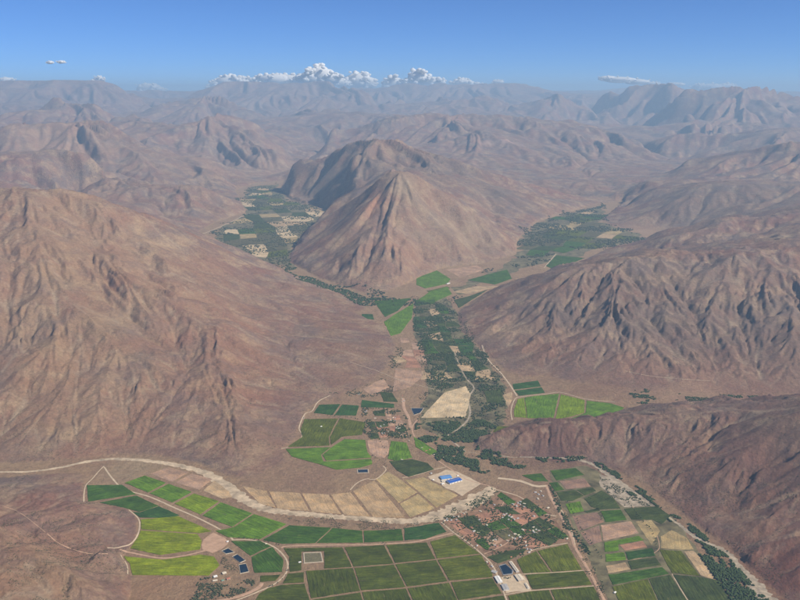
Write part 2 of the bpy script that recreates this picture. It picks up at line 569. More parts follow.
# tint patches on the terrain: px, py, radius in px, strength, colour
TINTS = [
    (60, 240, 70, .65, (.43, .275, .17)), (150, 270, 60, .55, (.42, .265, .165)), (200, 310, 70, .5, (.38, .225, .145)), (60, 350, 70, .5, (.38, .235, .13)), (230, 370, 60, .4, (.36, .195, .115)), (30, 560, 60, .5, (.38, .215, .12)),
    (150, 240, 18, .5, (.50, .37, .24)), (165, 246, 9, .9, (.58, .44, .28)), (137, 232, 7, .8, (.55, .41, .26)), (150, 252, 8, .7, (.52, .40, .25)), (70, 205, 30, .6, (.42, .29, .19)),
    (60, 270, 30, .5, (.42, .31, .19)), (95, 330, 30, .5, (.40, .29, .19)), (40, 430, 40, .5, (.40, .29, .18)),
    (120, 315, 24, .5, (.44, .32, .2)), (20, 320, 26, .5, (.42, .32, .2)), (110, 430, 40, .55, (.34, .18, .12)),
    (255, 430, 40, .6, (.31, .185, .13)), (320, 370, 40, .5, (.31, .19, .14)), (240, 280, 60, .45, (.25, .155, .12)),
    (60, 520, 55, .6, (.37, .21, .15)), (20, 590, 60, .5, (.37, .24, .15)), (160, 590, 40, .6, (.38, .22, .14)),
    (300, 480, 45, .7, (.30, .19, .14)),
    (440, 170, 34, .8, (.17, .14, .125)), (500, 195, 30, .8, (.17, .14, .125)), (360, 165, 30, .7, (.19, .155, .135)), (320, 185, 24, .7, (.18, .15, .13)), (345, 215, 16, .6, (.20, .16, .14)),
    (420, 225, 30, .5, (.33, .25, .175)), (470, 240, 20, .5, (.35, .27, .19)), (330, 330, 40, .6, (.25, .155, .105)), (365, 355, 30, .6, (.30, .185, .12)), (540, 362, 30, .7, (.24, .145, .10)), (600, 392, 30, .6, (.26, .15, .105)), (750, 396, 50, .8, (.26, .145, .10)),
    (375, 205, 12, .9, (.46, .25, .16)), (360, 212, 8, .8, (.46, .25, .16)), (395, 245, 30, .6, (.42, .25, .17)), (405, 180, 20, .6, (.42, .32, .22)),
    (450, 225, 40, .5, (.34, .26, .19)), (480, 232, 24, .5, (.37, .28, .2)), (350, 240, 20, .4, (.40, .29, .2)),
    (507, 140, 7, 1, (.70, .45, .35)), (486, 143, 7, .7, (.6, .42, .34)),
    (645, 232, 26, .8, (.46, .31, .22)), (690, 228, 14, .6, (.46, .31, .22)),
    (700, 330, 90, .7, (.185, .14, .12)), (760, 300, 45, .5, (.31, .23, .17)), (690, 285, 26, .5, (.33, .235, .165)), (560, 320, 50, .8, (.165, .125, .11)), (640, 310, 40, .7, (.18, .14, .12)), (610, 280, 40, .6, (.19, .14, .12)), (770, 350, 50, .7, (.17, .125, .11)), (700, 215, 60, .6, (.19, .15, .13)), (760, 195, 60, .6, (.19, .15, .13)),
    (500, 332, 14, 1, (.46, .33, .22)), (515, 328, 9, 1, (.46, .33, .22)), (530, 345, 14, .7, (.36, .22, .15)), (560, 350, 22, .7, (.27, .13, .10)),
    (620, 365, 40, .6, (.27, .15, .115)), (700, 395, 60, .7, (.33, .20, .15)), (780, 390, 40, .6, (.33, .19, .14)), (700, 388, 18, .8, (.5, .34, .23)), (670, 395, 10, .8, (.5, .34, .23)),
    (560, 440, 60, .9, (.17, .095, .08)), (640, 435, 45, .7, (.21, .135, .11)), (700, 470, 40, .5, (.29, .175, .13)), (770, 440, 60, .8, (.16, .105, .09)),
    (760, 500, 50, .85, (.19, .09, .070)), (790, 570, 50, .9, (.215, .09, .064)), (740, 530, 24, .7, (.32, .21, .15)),
    (600, 455, 10, .8, (.42, .31, .23)), (612, 440, 10, .7, (.42, .31, .23)),
    (195, 190, 20, .4, (.40, .28, .2)), (150, 160, 40, .35, (.38, .28, .21)), (40, 140, 40, .5, (.42, .30, .22)), (75, 145, 24, .5, (.46, .32, .23)),
    (140, 205, 24, .6, (.22, .16, .14)), (230, 165, 50, .4, (.38, .30, .24)), (250, 110, 20, .4, (.40, .34, .29)), (620, 90, 30, .5, (.5, .42, .36)),
    (120, 470, 20, .8, (.40, .32, .21)), (140, 468, 16, .8, (.40, .32, .21)),
]


def build_terrain():
    me = bpy.data.meshes.new('terrain')
    V = np.stack([GX, GY, HGT], -1).reshape(-1, 3).astype(np.float32)
    idx = np.arange(NT * NR).reshape(NT, NR)
    Q = np.stack([idx[:-1, :-1], idx[1:, :-1], idx[1:, 1:], idx[:-1, 1:]], -1).reshape(-1, 4)
    Q = Q[:, ::-1]
    # normals upward: theta runs to the right, rho away
    Q = Q[:, ::-1]
    me.vertices.add(len(V))
    me.vertices.foreach_set('co', V.ravel())
    me.loops.add(Q.size)
    me.loops.foreach_set('vertex_index', Q.ravel().astype(np.int32))
    me.polygons.add(len(Q))
    me.polygons.foreach_set('loop_start', np.arange(0, Q.size, 4, dtype=np.int32))
    me.polygons.foreach_set('use_smooth', np.ones(len(Q), bool))
    me.update(calc_edges=True)
    fl = blur(sstep(5, .5, base_above) * 1.0, 1)
    a = me.attributes.new('floor', 'FLOAT', 'POINT')
    a.data.foreach_set('value', np.clip(fl, 0, 1).ravel().astype(np.float32))
    wash = sstep(-.62, -.92, PHASE[380]) + .7 * sstep(-.6, -.9, PHASE[190]) * sstep(16000, 9000, Rg)
    wash = np.clip(wash, 0, 1) * sstep(4, 40, base_above) * (~INS) * sstep(26000, 14000, Rg)
    a = me.attributes.new('wash', 'FLOAT', 'POINT')
    a.data.foreach_set('value', wash.ravel().astype(np.float32))
    tint = np.zeros((NT, NR, 4))
    tint[..., :3] = .3
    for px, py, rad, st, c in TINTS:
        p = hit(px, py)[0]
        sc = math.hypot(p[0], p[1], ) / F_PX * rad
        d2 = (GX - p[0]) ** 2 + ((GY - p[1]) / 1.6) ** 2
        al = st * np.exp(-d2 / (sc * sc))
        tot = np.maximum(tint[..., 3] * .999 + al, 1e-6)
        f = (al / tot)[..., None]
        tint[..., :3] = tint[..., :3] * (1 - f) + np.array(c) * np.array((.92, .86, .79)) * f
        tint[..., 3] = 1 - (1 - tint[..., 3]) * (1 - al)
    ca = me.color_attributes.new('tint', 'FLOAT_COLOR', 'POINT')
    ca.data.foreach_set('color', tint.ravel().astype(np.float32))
    me.materials.append(terrain_material())
    o = bpy.data.objects.new('terrain', me)
    o['kind'] = 'structure'
    o['label'] = 'reddish brown desert mountains and valley floor'
    COL.objects.link(o)
    return o


build_terrain()

# ------------------------------------------------------------------ haze
def build_haze():
    zlo, zhi = float(HGT.min()) - 1.5, max(float(HGT.max()), HC) + 60
    x1 = 100000 * math.sin(TH) + 500
    bm = bmesh.new()
    bmesh.ops.create_cube(bm, size=1.0)
    for v in bm.verts:
        v.co.x *= 2 * x1
        v.co.y = -3000 if v.co.y < 0 else 100500
        v.co.z = zlo if v.co.z < 0 else zhi
    me = bpy.data.meshes.new('haze')
    bm.to_mesh(me)
    m = bpy.data.materials.new('haze_air')
    m.use_nodes = True
    t = m.node_tree
    t.nodes.clear()
    out = t.nodes.new('ShaderNodeOutputMaterial')
    v = t.nodes.new('ShaderNodeVolumePrincipled')
    v.inputs['Color'].default_value = (.50, .75, 1.0, 1)
    v.inputs['Density'].default_value = 2.25e-5
    v.inputs['Anisotropy'].default_value = 0.1
    t.links.new(v.outputs[0], out.inputs['Volume'])
    me.materials.append(m)
    o = bpy.data.objects.new('haze', me)
    o['kind'] = 'stuff'
    o['label'] = 'pale blue haze filling the air over the valley'
    COL.objects.link(o)


build_haze()

# ------------------------------------------------------------------ shared builders
def tag(o, label, cat=None, group=None, kind=None):
    o['label'] = label
    if cat:
        o['category'] = cat
    if group:
        o['group'] = group
    if kind:
        o['kind'] = kind
    return o


def obj(name, me, mat=None, parent=None):
    if mat is not None and not me.materials:
        me.materials.append(mat)
    o = bpy.data.objects.new(name, me)
    COL.objects.link(o)
    if parent:
        o.parent = parent
    return o


def empty(name, loc, rz=0.0):
    o = bpy.data.objects.new(name, None)
    o.empty_display_size = 5
    o.location = loc
    o.rotation_euler.z = rz
    COL.objects.link(o)
    return o


def mesh_from(name, V, Fc, smooth=False):
    me = bpy.data.meshes.new(name)
    me.from_pydata([tuple(v) for v in V], [], Fc)
    if smooth:
        me.polygons.foreach_set('use_smooth', np.ones(len(me.polygons), bool))
    me.update()
    return me


def ccw(P):
    a = sum(P[k][0] * P[(k + 1) % len(P)][1] - P[(k + 1) % len(P)][0] * P[k][1] for k in range(len(P)))
    return P if a > 0 else P[::-1]


def plain(name, col, rough=.8, var=.12, scale=12.0, spec=.2):
    m, t, b = new_mat(name)
    q = NB(t)
    c = q.mix(1.0, col, q.grey(q.noise(scale, 5, .65), 1 - var, 1 + var), 'MULTIPLY')
    q.link(c, b.inputs['Base Color'])
    b.inputs['Roughness'].default_value = rough
    b.inputs['Specular IOR Level'].default_value = spec
    return m


def field_material(name, rows, rel):
    """colour comes from the object; rows run along the field's own u axis"""
    m, t, b = new_mat(name)
    q = NB(t)
    oi = q.n('ShaderNodeObjectInfo')
    c = oi.outputs['Color']
    big = q.noise(120, 4, .6)
    c = q.mix(1.0, c, q.grey(big, .72, 1.28), 'MULTIPLY')
    yel = q.mix(1.0, c, (1.35, 1.1, .7), 'MULTIPLY')
    c = q.mix(q.math('MULTIPLY', q.noise(55, 5, .7, lo=.45, hi=.75), .6), c, yel)
    st = q.noise((90.0, rows, 1.0), 3, .6, which='UV', lo=.3, hi=.7)
    c = q.mix(1.0, c, q.grey(st, 1 - rel, 1 + rel), 'MULTIPLY')
    sp_ = q.noise(9, 3, .7, lo=.3, hi=.7)
    c = q.mix(1.0, c, q.grey(sp_, .72, 1.28), 'MULTIPLY')
    gaps = q.math('MULTIPLY', q.noise((70.0, 11.0, 1.0), 4, .75, which='UV', lo=.60, hi=.70), .6)
    c = q.mix(gaps, c, (.26, .19, .12))
    q.link(c, b.inputs['Base Color'])
    q.bump(b, st, 2.0, .6)
    return m


M_VINE = field_material('vine_rows', 10.0, .42)
M_BARE = field_material('ploughed_soil', 11.0, .13)

# ------------------------------------------------------------------ fields
C = dict(dk=(.046, .096, .013), tq=(.034, .080, .018), gr=(.088, .165, .014), li=(.165, .205, .008), lm=(.135, .195, .010), ol=(.062, .078, .010),
         om=(.088, .104, .012), od=(.050, .068, .020), tn=(.39, .27, .155), tg=(.40, .285, .17), pk=(.37, .24, .165), rd=(.33, .175, .115),
         br=(.24, .15, .11), ty=(.36, .27, .135), pl=(.52, .40, .25), ob=(.10, .092, .045))
BARE = {'tn', 'tg', 'pk', 'rd', 'br', 'ty', 'pl'}
G1, G2, G3, G4, G5 = ('vineyard parcels on the left fan', 'square vineyard parcels at the front', 'dry tan parcels behind the wash',
                      'small farm parcels beside the river', 'green parcels in the middle valley')


def ragged(P, grow, step=28.0, jit=1.6):
    """outline pushed out a little and cut into short, uneven lengths"""
    cx, cy = sum(p[0] for p in P) / len(P), sum(p[1] for p in P) / len(P)
    Q = []
    for x, y, z in P:
        L = math.hypot(x - cx, y - cy) + 1e-6
        x, y = x + (x - cx) / L * grow, y + (y - cy) / L * grow
        Q.append((x, y))
    out = []
    for k in range(len(Q)):
        a, b = Q[k], Q[(k + 1) % len(Q)]
        n = max(1, min(14, int(math.hypot(b[0] - a[0], b[1] - a[1]) / step)))
        for q in range(n):
            x, y = a[0] + (b[0] - a[0]) * q / n, a[1] + (b[1] - a[1]) * q / n
            x, y = x + random.uniform(-jit, jit), y + random.uniform(-jit, jit)
            out.append((x, y, float(zfloor(y))))
    return out


def field(poly, key, label, group, h=None):
    P = ccw([on_floor(*p) for p in poly])
    far = math.hypot(P[0][0], P[0][1]) / 5000
    P = ragged(P, 2.0 * far, 28 * far, 1.7 * far)
    cx, cy = sum(p[0] for p in P) / len(P), sum(p[1] for p in P) / len(P)
    h = h or (0.9 if key in BARE else 2.3)
    z0 = float(zfloor(cy))
    n = len(P)
    V = [(p[0] - cx, p[1] - cy, p[2] - z0 - 1.0) for p in P] + [(p[0] - cx, p[1] - cy, p[2] - z0 + h) for p in P]
    # leafy edge: the top is drawn in a little
    for k in range(n, 2 * n):
        x, y, z = V[k]
        L = math.hypot(x, y) + 1e-6
        V[k] = (x * (1 - 1.2 / L), y * (1 - 1.2 / L), z)
    Fc = [tuple(range(n, 2 * n))] + [(k, (k + 1) % n, n + (k + 1) % n, n + k) for k in range(n)]
    me = mesh_from('field', V, Fc)
    # rows along the longest side
    W0 = [on_floor(*p) for p in poly]
    k = max(range(len(W0)), key=lambda q: math.hypot(W0[q][0] - W0[q - 1][0], W0[q][1] - W0[q - 1][1]))
    ax, ay = W0[k][0] - W0[k - 1][0], W0[k][1] - W0[k - 1][1]
    L = math.hypot(ax, ay)
    ax, ay = ax / L, ay / L
    uv = me.uv_layers.new(name='rows')
    for lp in me.loops:
        x, y, _ = V[lp.vertex_index]
        uv.data[lp.index].uv = (x * ax + y * ay + cx, -x * ay + y * ax + cy)
    bare = key in BARE
    o = obj('bare_field' if bare else 'vineyard_field', me, M_BARE if bare else M_VINE)
    o.location = (cx, cy, z0)
    j = 1 + random.uniform(-.07, .07)
    o.color = tuple(v * j for v in C[key]) + (1,)
    tag(o, label, 'field', group, 'thing')
    return o


FIELDS = [
    # left fan
    ([(87, 485.5), (122, 485), (135.5, 494.3), (88.5, 501.5)], 'dk', 'dark green vineyard parcel at the tip of the left fan', G1),
    ([(100, 502.8), (136.5, 495.8), (158, 506), (139, 512), (129, 509)], 'dk', 'dark green wedge just below the leftmost vineyard parcel', G1),
    ([(140, 512.5), (159, 506.5), (179, 515.3), (171, 517.8), (140.5, 517.5), (133, 512.5)], 'tq', 'deep green wedge vineyard touching the lime parcels', G1),
    ([(125, 483), (145, 475.8), (165.5, 483), (147.5, 492.5)], 'gr', 'bright green parcel at the upper end of the tracked strip', G1),
    ([(150, 493.5), (168.5, 484.2), (191.5, 492), (172.5, 502.5)], 'gr', 'second bright green parcel down the tracked strip', G1),
    ([(175, 503.8), (194, 493.8), (218.5, 501.3), (200, 514.2)], 'lm', 'third bright green parcel down the tracked strip', G1),
    ([(203, 515.8), (220.8, 502.6), (252, 513.5), (232, 526.8)], 'gr', 'fourth bright green parcel down the tracked strip', G1),
    ([(234, 527.6), (254, 514.3), (286, 524.3), (260, 539), (228, 537.3), (216, 531)], 'gr', 'wide bright green parcel at the lower end of the strip', G1),
    ([(141, 519.8), (178.5, 516.5), (211, 531.2), (199, 533.2), (141.5, 529.4)], 'li', 'lime green parcel below the deep green wedge', G1),
    ([(141, 530.8), (197, 534.5), (201.5, 541), (199.5, 549.3), (160, 555), (130.5, 548.3), (138, 537.5)], 'li', 'largest lime green parcel at the hill foot', G1),
    ([(124, 556.5), (162, 560), (200, 555), (213.5, 556.8), (219.5, 565), (208.5, 575.5), (193, 575.5), (133, 575), (130, 564)], 'li', 'lowest lime parcel beside the white farmhouse', G1),
    # front
    ([(231, 541.5), (260, 541.2), (270.5, 546.2), (250.5, 555.6)], 'dk', 'dark green quarter above the three small ponds', G2),
    ([(251.5, 557.2), (272, 547.2), (283.3, 560), (281.8, 571.8), (254.5, 572.8), (252.5, 565)], 'dk', 'dark green curved parcel right of the three ponds', G2),
    ([(260.5, 576), (280, 575), (275.5, 580.5), (260.5, 582)], 'ol', 'small olive parcel above the winding track', G2),
    ([(289.5, 525.5), (331, 528), (315, 543), (283, 543.8), (263, 540.2)], 'dk', 'dark strip parcel at the left end below the wash', G2),
    ([(333, 528.4), (361.8, 531), (362.8, 542.6), (317, 543)], 'dk', 'dark strip parcel in the middle below the wash', G2),
    ([(364, 531.2), (401.5, 529.4), (403, 540.6), (364.5, 542.5)], 'dk', 'dark strip parcel with square ends below the wash', G2),
    ([(404.5, 528.8), (438.5, 523), (446, 531.8), (425, 538.8), (405, 540.4)], 'tq', 'dark strip parcel next to the village', G2),
    ([(284, 548.6), (342, 547.6), (351.8, 566.8), (324.5, 568.6), (324.5, 551.2), (301.5, 551.8), (301.5, 570.4), (290, 571.8), (289.5, 557)], 'ol', 'olive vineyard parcel wrapped around the dry square basin', G2),
    ([(345, 547.5), (384, 545.5), (393.3, 563.5), (353.6, 566.6)], 'ol', 'olive square parcel second from the dry basin', G2),
    ([(386.6, 545.3), (426.5, 542.8), (435, 558.8), (395.3, 563)], 'ol', 'olive square parcel third from the dry basin', G2),
    ([(430.4, 541.8), (455, 535.4), (479, 553.6), (437, 558.4)], 'om', 'olive parcel with slanted side along the village road', G2),
    ([(288, 574), (303.6, 572.6), (303.8, 582.2), (283, 583.6)], 'ol', 'narrow olive parcel inside the winding track bend', G2),
    ([(282, 585.4), (304.4, 584), (309.6, 601), (309, 616), (246, 616), (260, 593.6), (268.5, 588.4)], 'ol', 'olive parcel at the lower left corner of the grid', G2),
    ([(306, 571.2), (352.8, 568.3), (359.8, 590.6), (311, 598.4)], 'ol', 'large olive parcel directly below the dry basin', G2),
    ([(354.6, 568.2), (393.8, 565), (405.4, 587), (361.4, 590.4)], 'ol', 'olive parcel in the middle of the grid', G2),
    ([(395.6, 564.6), (436, 560.4), (447, 581.2), (407.2, 586.6)], 'ol', 'olive parcel left of the white winery hall', G2),
    ([(438, 560), (480.6, 555), (492, 572.5), (492, 576.8), (449.5, 580.6)], 'om', 'olive parcel touching the dark square reservoir', G2),
    ([(451.4, 582.6), (492, 578.4), (501.8, 593.6), (458.4, 600)], 'ol', 'olive parcel below the winery hall', G2),
    ([(408, 588.6), (449, 583), (457.6, 601), (463, 616), (420, 616)], 'ol', 'olive parcel cut by the bottom edge left of the winery', G2),
    ([(362.2, 592.4), (405.6, 588.8), (418, 616), (369, 616)], 'ol', 'olive parcel cut by the bottom edge in mid grid', G2),
    ([(312, 600.2), (360.2, 592.8), (367, 616), (313, 616)], 'ol', 'olive parcel cut by the bottom edge near the track', G2),
    ([(460.4, 602), (503.4, 595.8), (512, 616), (466, 616)], 'ol', 'olive parcel cut by the bottom edge below the winery', G2),
    ([(516.8, 560), (536, 551.4), (550.4, 572), (523.5, 573.2)], 'om', 'olive parcel right of the long cream shed', G2),
    ([(538, 551), (567, 544.4), (581.8, 569.6), (552.8, 571.8)], 'om', 'olive parcel at the right end below the village', G2),
    ([(526, 575), (583.6, 571.2), (591.8, 584.6), (532.6, 589.2)], 'ol', 'long olive parcel right of the winery yard', G2),
    ([(508, 596), (532, 591.5), (549, 590.4), (560, 616), (516, 616)], 'ol', 'bottom edge parcel right of the winery', G2),
    ([(551, 590.2), (593.6, 586.8), (608, 616), (562, 616)], 'ol', 'bottom edge parcel beside the red river road', G2),
    ([(487.4, 557.2), (511, 550.5), (527, 549.6), (512, 558.6), (498, 563.4)], 'od', 'dark orchard plot behind the dark square reservoir', G2),
    # dry tan parcels
    ([(150.5, 474), (168, 467.4), (188, 472.4), (171.6, 481.6)], 'pk', 'pinkish bare parcel at the upper left end of the wash', G3),
    ([(175.6, 482.6), (191.6, 473.6), (212, 479), (199.6, 489.8)], 'pk', 'pinkish bare parcel second along the left wash bank', G3),
    ([(203.4, 490.6), (214.6, 480.6), (228, 491), (232, 497), (221.6, 498.4)], 'tg', 'greyish bare parcel third along the left wash bank', G3),
    ([(242, 486), (266.4, 491.2), (275.6, 507.8), (259, 503)], 'tn', 'tan dry parcel at the far left inside the wash bend', G3),
    ([(269.2, 491.4), (299.6, 493.2), (309.4, 511), (277.6, 508.4)], 'tn', 'tan dry parcel second inside the wash bend', G3),
    ([(302, 493.3), (328.6, 494.6), (341, 514), (312, 511.6)], 'tn', 'tan dry parcel third inside the wash bend', G3),
    ([(330.6, 494.6), (350.4, 492.4), (369.6, 516.4), (343.8, 514.4)], 'tn', 'tan dry parcel fourth inside the wash bend', G3),
    ([(353, 491.2), (374, 480.6), (405, 517.6), (372.6, 516.8)], 'tn', 'tan dry parcel below the small square pond', G3),
    ([(376.2, 479.6), (388, 471.8), (401.6, 480.4), (417, 492.4), (398.6, 502.8)], 'ty', 'tan dry parcel right of the small square pond', G3),
    ([(399.8, 504), (418.2, 494), (434.6, 508.4), (410, 517.4)], 'ty', 'yellowish dry parcel along the wash, second from its end', G3),
    ([(404.6, 480.2), (424, 477.4), (457.6, 495.4), (436.2, 507.6), (419.4, 492.2)], 'ty', 'yellowish dry parcel in front of the blue roofed halls', G3),
    # river parcels on the right
    ([(522, 475.4), (541, 473.6), (548, 481.4), (534, 481)], 'dk', 'small green parcel at the village head', G4),
    ([(551, 471), (575.6, 468.2), (583.6, 474.8), (556.4, 480.6)], 'dk', 'rich green parcel at the upper end by the river', G4),
    ([(559.6, 481.4), (584, 478.2), (590.8, 486.6), (566.6, 489.2)], 'br', 'brown ploughed parcel below the rich green one', G4),
    ([(549.4, 483), (557.4, 482.4), (563.8, 489.8), (555.2, 491)], 'dk', 'narrow green parcel left of the brown ploughed one', G4),
    ([(556.6, 492.4), (575, 490.2), (583.6, 496), (572.4, 500.8), (561.4, 500.8)], 'od', 'murky green parcel above the bushy one', G4),
    ([(576.6, 490), (592.4, 487.8), (595.6, 491), (585, 495.6)], 'od', 'small murky parcel by the hedge bend', G4),
    ([(584.4, 499), (602, 490.8), (614, 499), (620, 508.4), (600, 509.6), (591, 506.6)], 'od', 'dark olive parcel beside the gravel bank', G4),
    ([(565.4, 504.2), (580, 501.6), (583.6, 511), (570.4, 513.8)], 'gr', 'rounded bushy green parcel by the river road', G4),
    ([(584, 511.6), (597, 508.4), (600, 510.6), (587.4, 513)], 'od', 'thin dark sliver between the two farm lanes', G4),
    ([(572.4, 516.2), (597, 512.4), (603.6, 522), (579, 531.2)], 'br', 'purplish brown ploughed parcel by the river road', G4),
    ([(580.4, 532.8), (599, 525.4), (602, 541.4), (589.4, 545.4)], 'br', 'brown parcel between road and tan field', G4),
    ([(601, 525.2), (630.8, 521.4), (638.4, 533.2), (603.6, 540.8)], 'pk', 'tan ploughed parcel in the middle of the river plots', G4),
    ([(600.8, 511.4), (620.8, 510), (626.6, 519.8), (606, 522.2)], 'dk', 'dark green parcel above the tan ploughed one', G4),
    ([(624.4, 509.2), (656.6, 506.4), (670.2, 516), (661.6, 524.2), (652, 519.6), (632, 519.8)], 'od', 'dark green parcel in the river bend', G4),
    ([(635.6, 521.4), (651, 520.4), (660.2, 530.6), (651.6, 545)], 'ty', 'yellow green fallow wedge beside the hedge', G4),
    ([(604.6, 542.6), (638.6, 536.2), (643.4, 540.2), (618.4, 544.4), (619.2, 550.6), (605, 551.8)], 'gr', 'fresh green parcel wrapped round the red plot', G4),
    ([(619.6, 545.2), (642.6, 541), (647, 547.2), (625.4, 550.6)], 'rd', 'small red brown plot inside green parcels', G4),
    ([(605.4, 554.6), (624, 552.6), (626, 559.8), (606, 562)], 'gr', 'grass green parcel under the red plot', G4),
    ([(625.6, 552.4), (652, 548.4), (655.2, 555.8), (628, 560)], 'tq', 'blue green parcel right of the grass green one', G4),
    ([(628, 561.2), (655.2, 557.6), (660.8, 565.2), (631.4, 569.4)], 'od', 'murky parcel below the blue green one', G4),
    ([(606, 566), (625.2, 562.4), (630, 569.4), (608.4, 573.4)], 'tg', 'pale tan plot beside the red river road', G4),
    ([(608.6, 575), (662.2, 567.4), (668.4, 573.8), (613, 585)], 'dk', 'long dark green parcel crossing the river plots', G4),
    ([(612.4, 587.2), (647.4, 579.2), (652.4, 589.8), (664, 616), (626, 616)], 'om', 'mottled olive parcel at the bottom edge', G4),
    ([(649.2, 579), (670, 575.2), (686.4, 600), (697, 616), (666, 616), (653.6, 589.6)], 'od', 'dark parcel at the bottom edge by the farm lane', G4),
    ([(659.8, 550.2), (681, 551.4), (699.4, 575.8), (671.8, 572.8)], 'om', 'brownish olive parcel below the pale mound', G4),
    ([(673.2, 575), (700, 577.4), (720, 581), (738, 616), (699, 616)], 'od', 'dark olive parcel at the bottom edge near the river wood', G4),
    ([(661, 536.4), (672, 530.2), (686.6, 537.8), (693.4, 549.6), (682, 549.8), (661.4, 548)], 'ty', 'pale tan rounded parcel in the river bend', G4),
    ([(684, 551.4), (693.8, 551), (702.6, 560.4), (716.6, 580.4), (701, 575.6)], 'tg', 'tan strip along the dark river wood', G4),
    # middle valley
    ([(319.4, 405), (339.8, 404.4), (332.4, 415), (314, 413)], 'tq', 'dark teal parcel at the left hill foot', G5),
    ([(342.2, 404.8), (358.8, 405.8), (355.8, 415.6), (334.8, 415.2)], 'tq', 'dark teal parcel second from the left hill foot', G5),
    ([(362.2, 400.2), (394, 404.2), (394, 407.8), (361.2, 407.2)], 'tq', 'long thin teal parcel above the hamlet', G5),
    ([(304.6, 419.4), (337.6, 418.8), (328.6, 437), (329.4, 445.6), (288, 446.8), (302.6, 437), (300.6, 430)], 'om', 'bright olive parcel on the left hill foot', G5),
    ([(340, 418.4), (365.6, 422.6), (361.6, 434.8), (342, 436.6), (331.2, 444.8), (330.2, 437)], 'om', 'bright olive parcel left of the hamlet', G5),
    ([(344.4, 439.4), (365, 440), (367, 452), (371.4, 457.6), (326, 460.6), (322.6, 455.2), (332.4, 447.2)], 'gr', 'green parcel left of the round bare patch', G5),
    ([(286, 449.2), (330.6, 447.4), (321, 455), (323.8, 461.8), (371, 459.2), (372, 464), (360, 467.6), (336, 469.6), (318, 463.8), (292, 456.8)], 'gr', 'green parcel curling along the scrub slope', G5),
    ([(367.4, 440.4), (388, 440.6), (389.8, 452), (384.2, 457.8), (374.4, 456.8), (369, 451)], 'pk', 'round bare pink patch among green parcels', G5),
    ([(391, 441.2), (406.5, 443), (411.8, 457.6), (397, 461.4), (388, 458.4)], 'gr', 'green parcel right of the round bare patch', G5),
    ([(389.4, 461.4), (412, 459.4), (427.6, 463.4), (434, 469.6), (408.6, 476.8), (397, 470.4)], 'od', 'dark green parcel above the dry tan parcels', G5),
    ([(414, 437), (424, 443), (438, 452), (430, 455), (416, 447)], 'gr', 'small green wedge below the hamlet road', G5),
    ([(444.4, 392.6), (466, 386.4), (470.6, 395), (465.6, 417.2), (421, 417.8), (432.8, 405)], 'pl', 'big pale tan field in the middle of the valley', G5),
    ([(395.4, 368.4), (424, 371.2), (421.8, 377.4), (410, 387), (393, 391)], 'pk', 'pink bare field on the left river bank', G5),
    ([(360, 387), (384, 379), (389, 388), (371, 395)], 'pk', 'pink bare plot on the slope foot above the teal strip', G5),
    ([(380, 392), (392, 393), (398, 402), (384, 401.5)], 'od', 'murky plot above the thin teal strip', G5),
    ([(512.6, 384.2), (538, 380.8), (540.8, 386.4), (514.2, 389.6)], 'tq', 'upper blackish green parcel on the right bank', G5),
    ([(515, 391), (541.2, 387.4), (545, 392.8), (519.4, 395.6)], 'tq', 'lower blackish green parcel on the right bank', G5),
    ([(513.8, 412), (517.6, 399.4), (524, 398), (526.6, 417.8), (514.6, 417)], 'lm', 'bright green rounded parcel on the right bank', G5),
    ([(524.8, 397.8), (533, 396.4), (559, 394), (553, 418.8), (527.6, 418)], 'gr', 'wide bright green parcel in the right bank trio', G5),
    ([(561, 394.6), (584.6, 400.4), (583.8, 412.6), (565, 418), (555.6, 418.8)], 'lm', 'yellow green parcel in the right bank trio', G5),
    ([(587, 400.8), (610, 403.4), (624, 407.8), (620, 411.6), (590, 418.4), (569, 419.4), (585.6, 413)], 'gr', 'pointed green parcel at the end of the right bank row', G5),
    ([(498, 426.4), (519, 426.6), (505, 433.6), (493, 432)], 'om', 'olive strip at the foot of the right ridge', G5),
    ([(484.4, 391.4), (501.6, 389.2), (503.6, 404.6), (487, 402)], 'od', 'dark gridded orchard under the river woods', G5),
    ([(416.6, 277.8), (437, 270.6), (450.4, 279), (446.6, 283.8), (425.4, 288.4), (416.6, 285)], 'gr', 'far green parcel at the central mountain foot', G5),
    ([(446, 269.4), (477, 265.4), (483.6, 270), (460, 277.4)], 'pk', 'far orange bare field at the central mountain foot', G5),
    ([(467.6, 280), (507, 269.6), (511.6, 278.6), (495, 284.6)], 'dk', 'far dark green parcel right of the orange field', G5),
    ([(546, 266), (556.4, 255.6), (584.6, 258), (574.6, 262), (552.6, 268.6)], 'dk', 'far dark green parcel in the right branch valley', G5),
    ([(384, 322), (398, 312.6), (413.6, 303.6), (411.6, 318), (400.4, 333), (391, 336)], 'gr', 'green parcel at the valley fork', G5),
    ([(415, 302), (430, 292), (447, 287), (452, 294), (432, 303)], 'gr', 'green strip leading from the fork to the right branch', G5),
    ([(361.8, 314.2), (372.8, 314.4), (373.8, 319.6), (362.4, 318.6)], 'tq', 'tiny teal plot left of the valley fork', G5),
    ([(452, 292), (478, 286), (498, 286.5), (470, 294)], 'tg', 'far grey tan bank field below the dark parcels', G5),
    ([(362, 324), (386, 326), (388, 334), (366, 333)], 'pk', 'bare pink plot on the slope left of the fork', G5),
    ([(374, 301), (398, 299.5), (411, 298), (398, 310.5), (385, 317)], 'dk', 'dark green parcel just left of the valley fork', G5),
    ([(454, 300), (470, 296), (488, 289.5), (470, 301), (459, 308)], 'od', 'murky parcel at the foot of the right massif', G5),
    ([(427, 291), (447, 286.5), (450, 288), (432, 295)], 'om', 'narrow olive strip at the valley fork', G5),
    ([(512, 392), (512, 400), (508, 408), (503, 395)], 'tg', 'small pale lot left of the blackish green parcels', G5),
]
for f in FIELDS:
    field(*f)

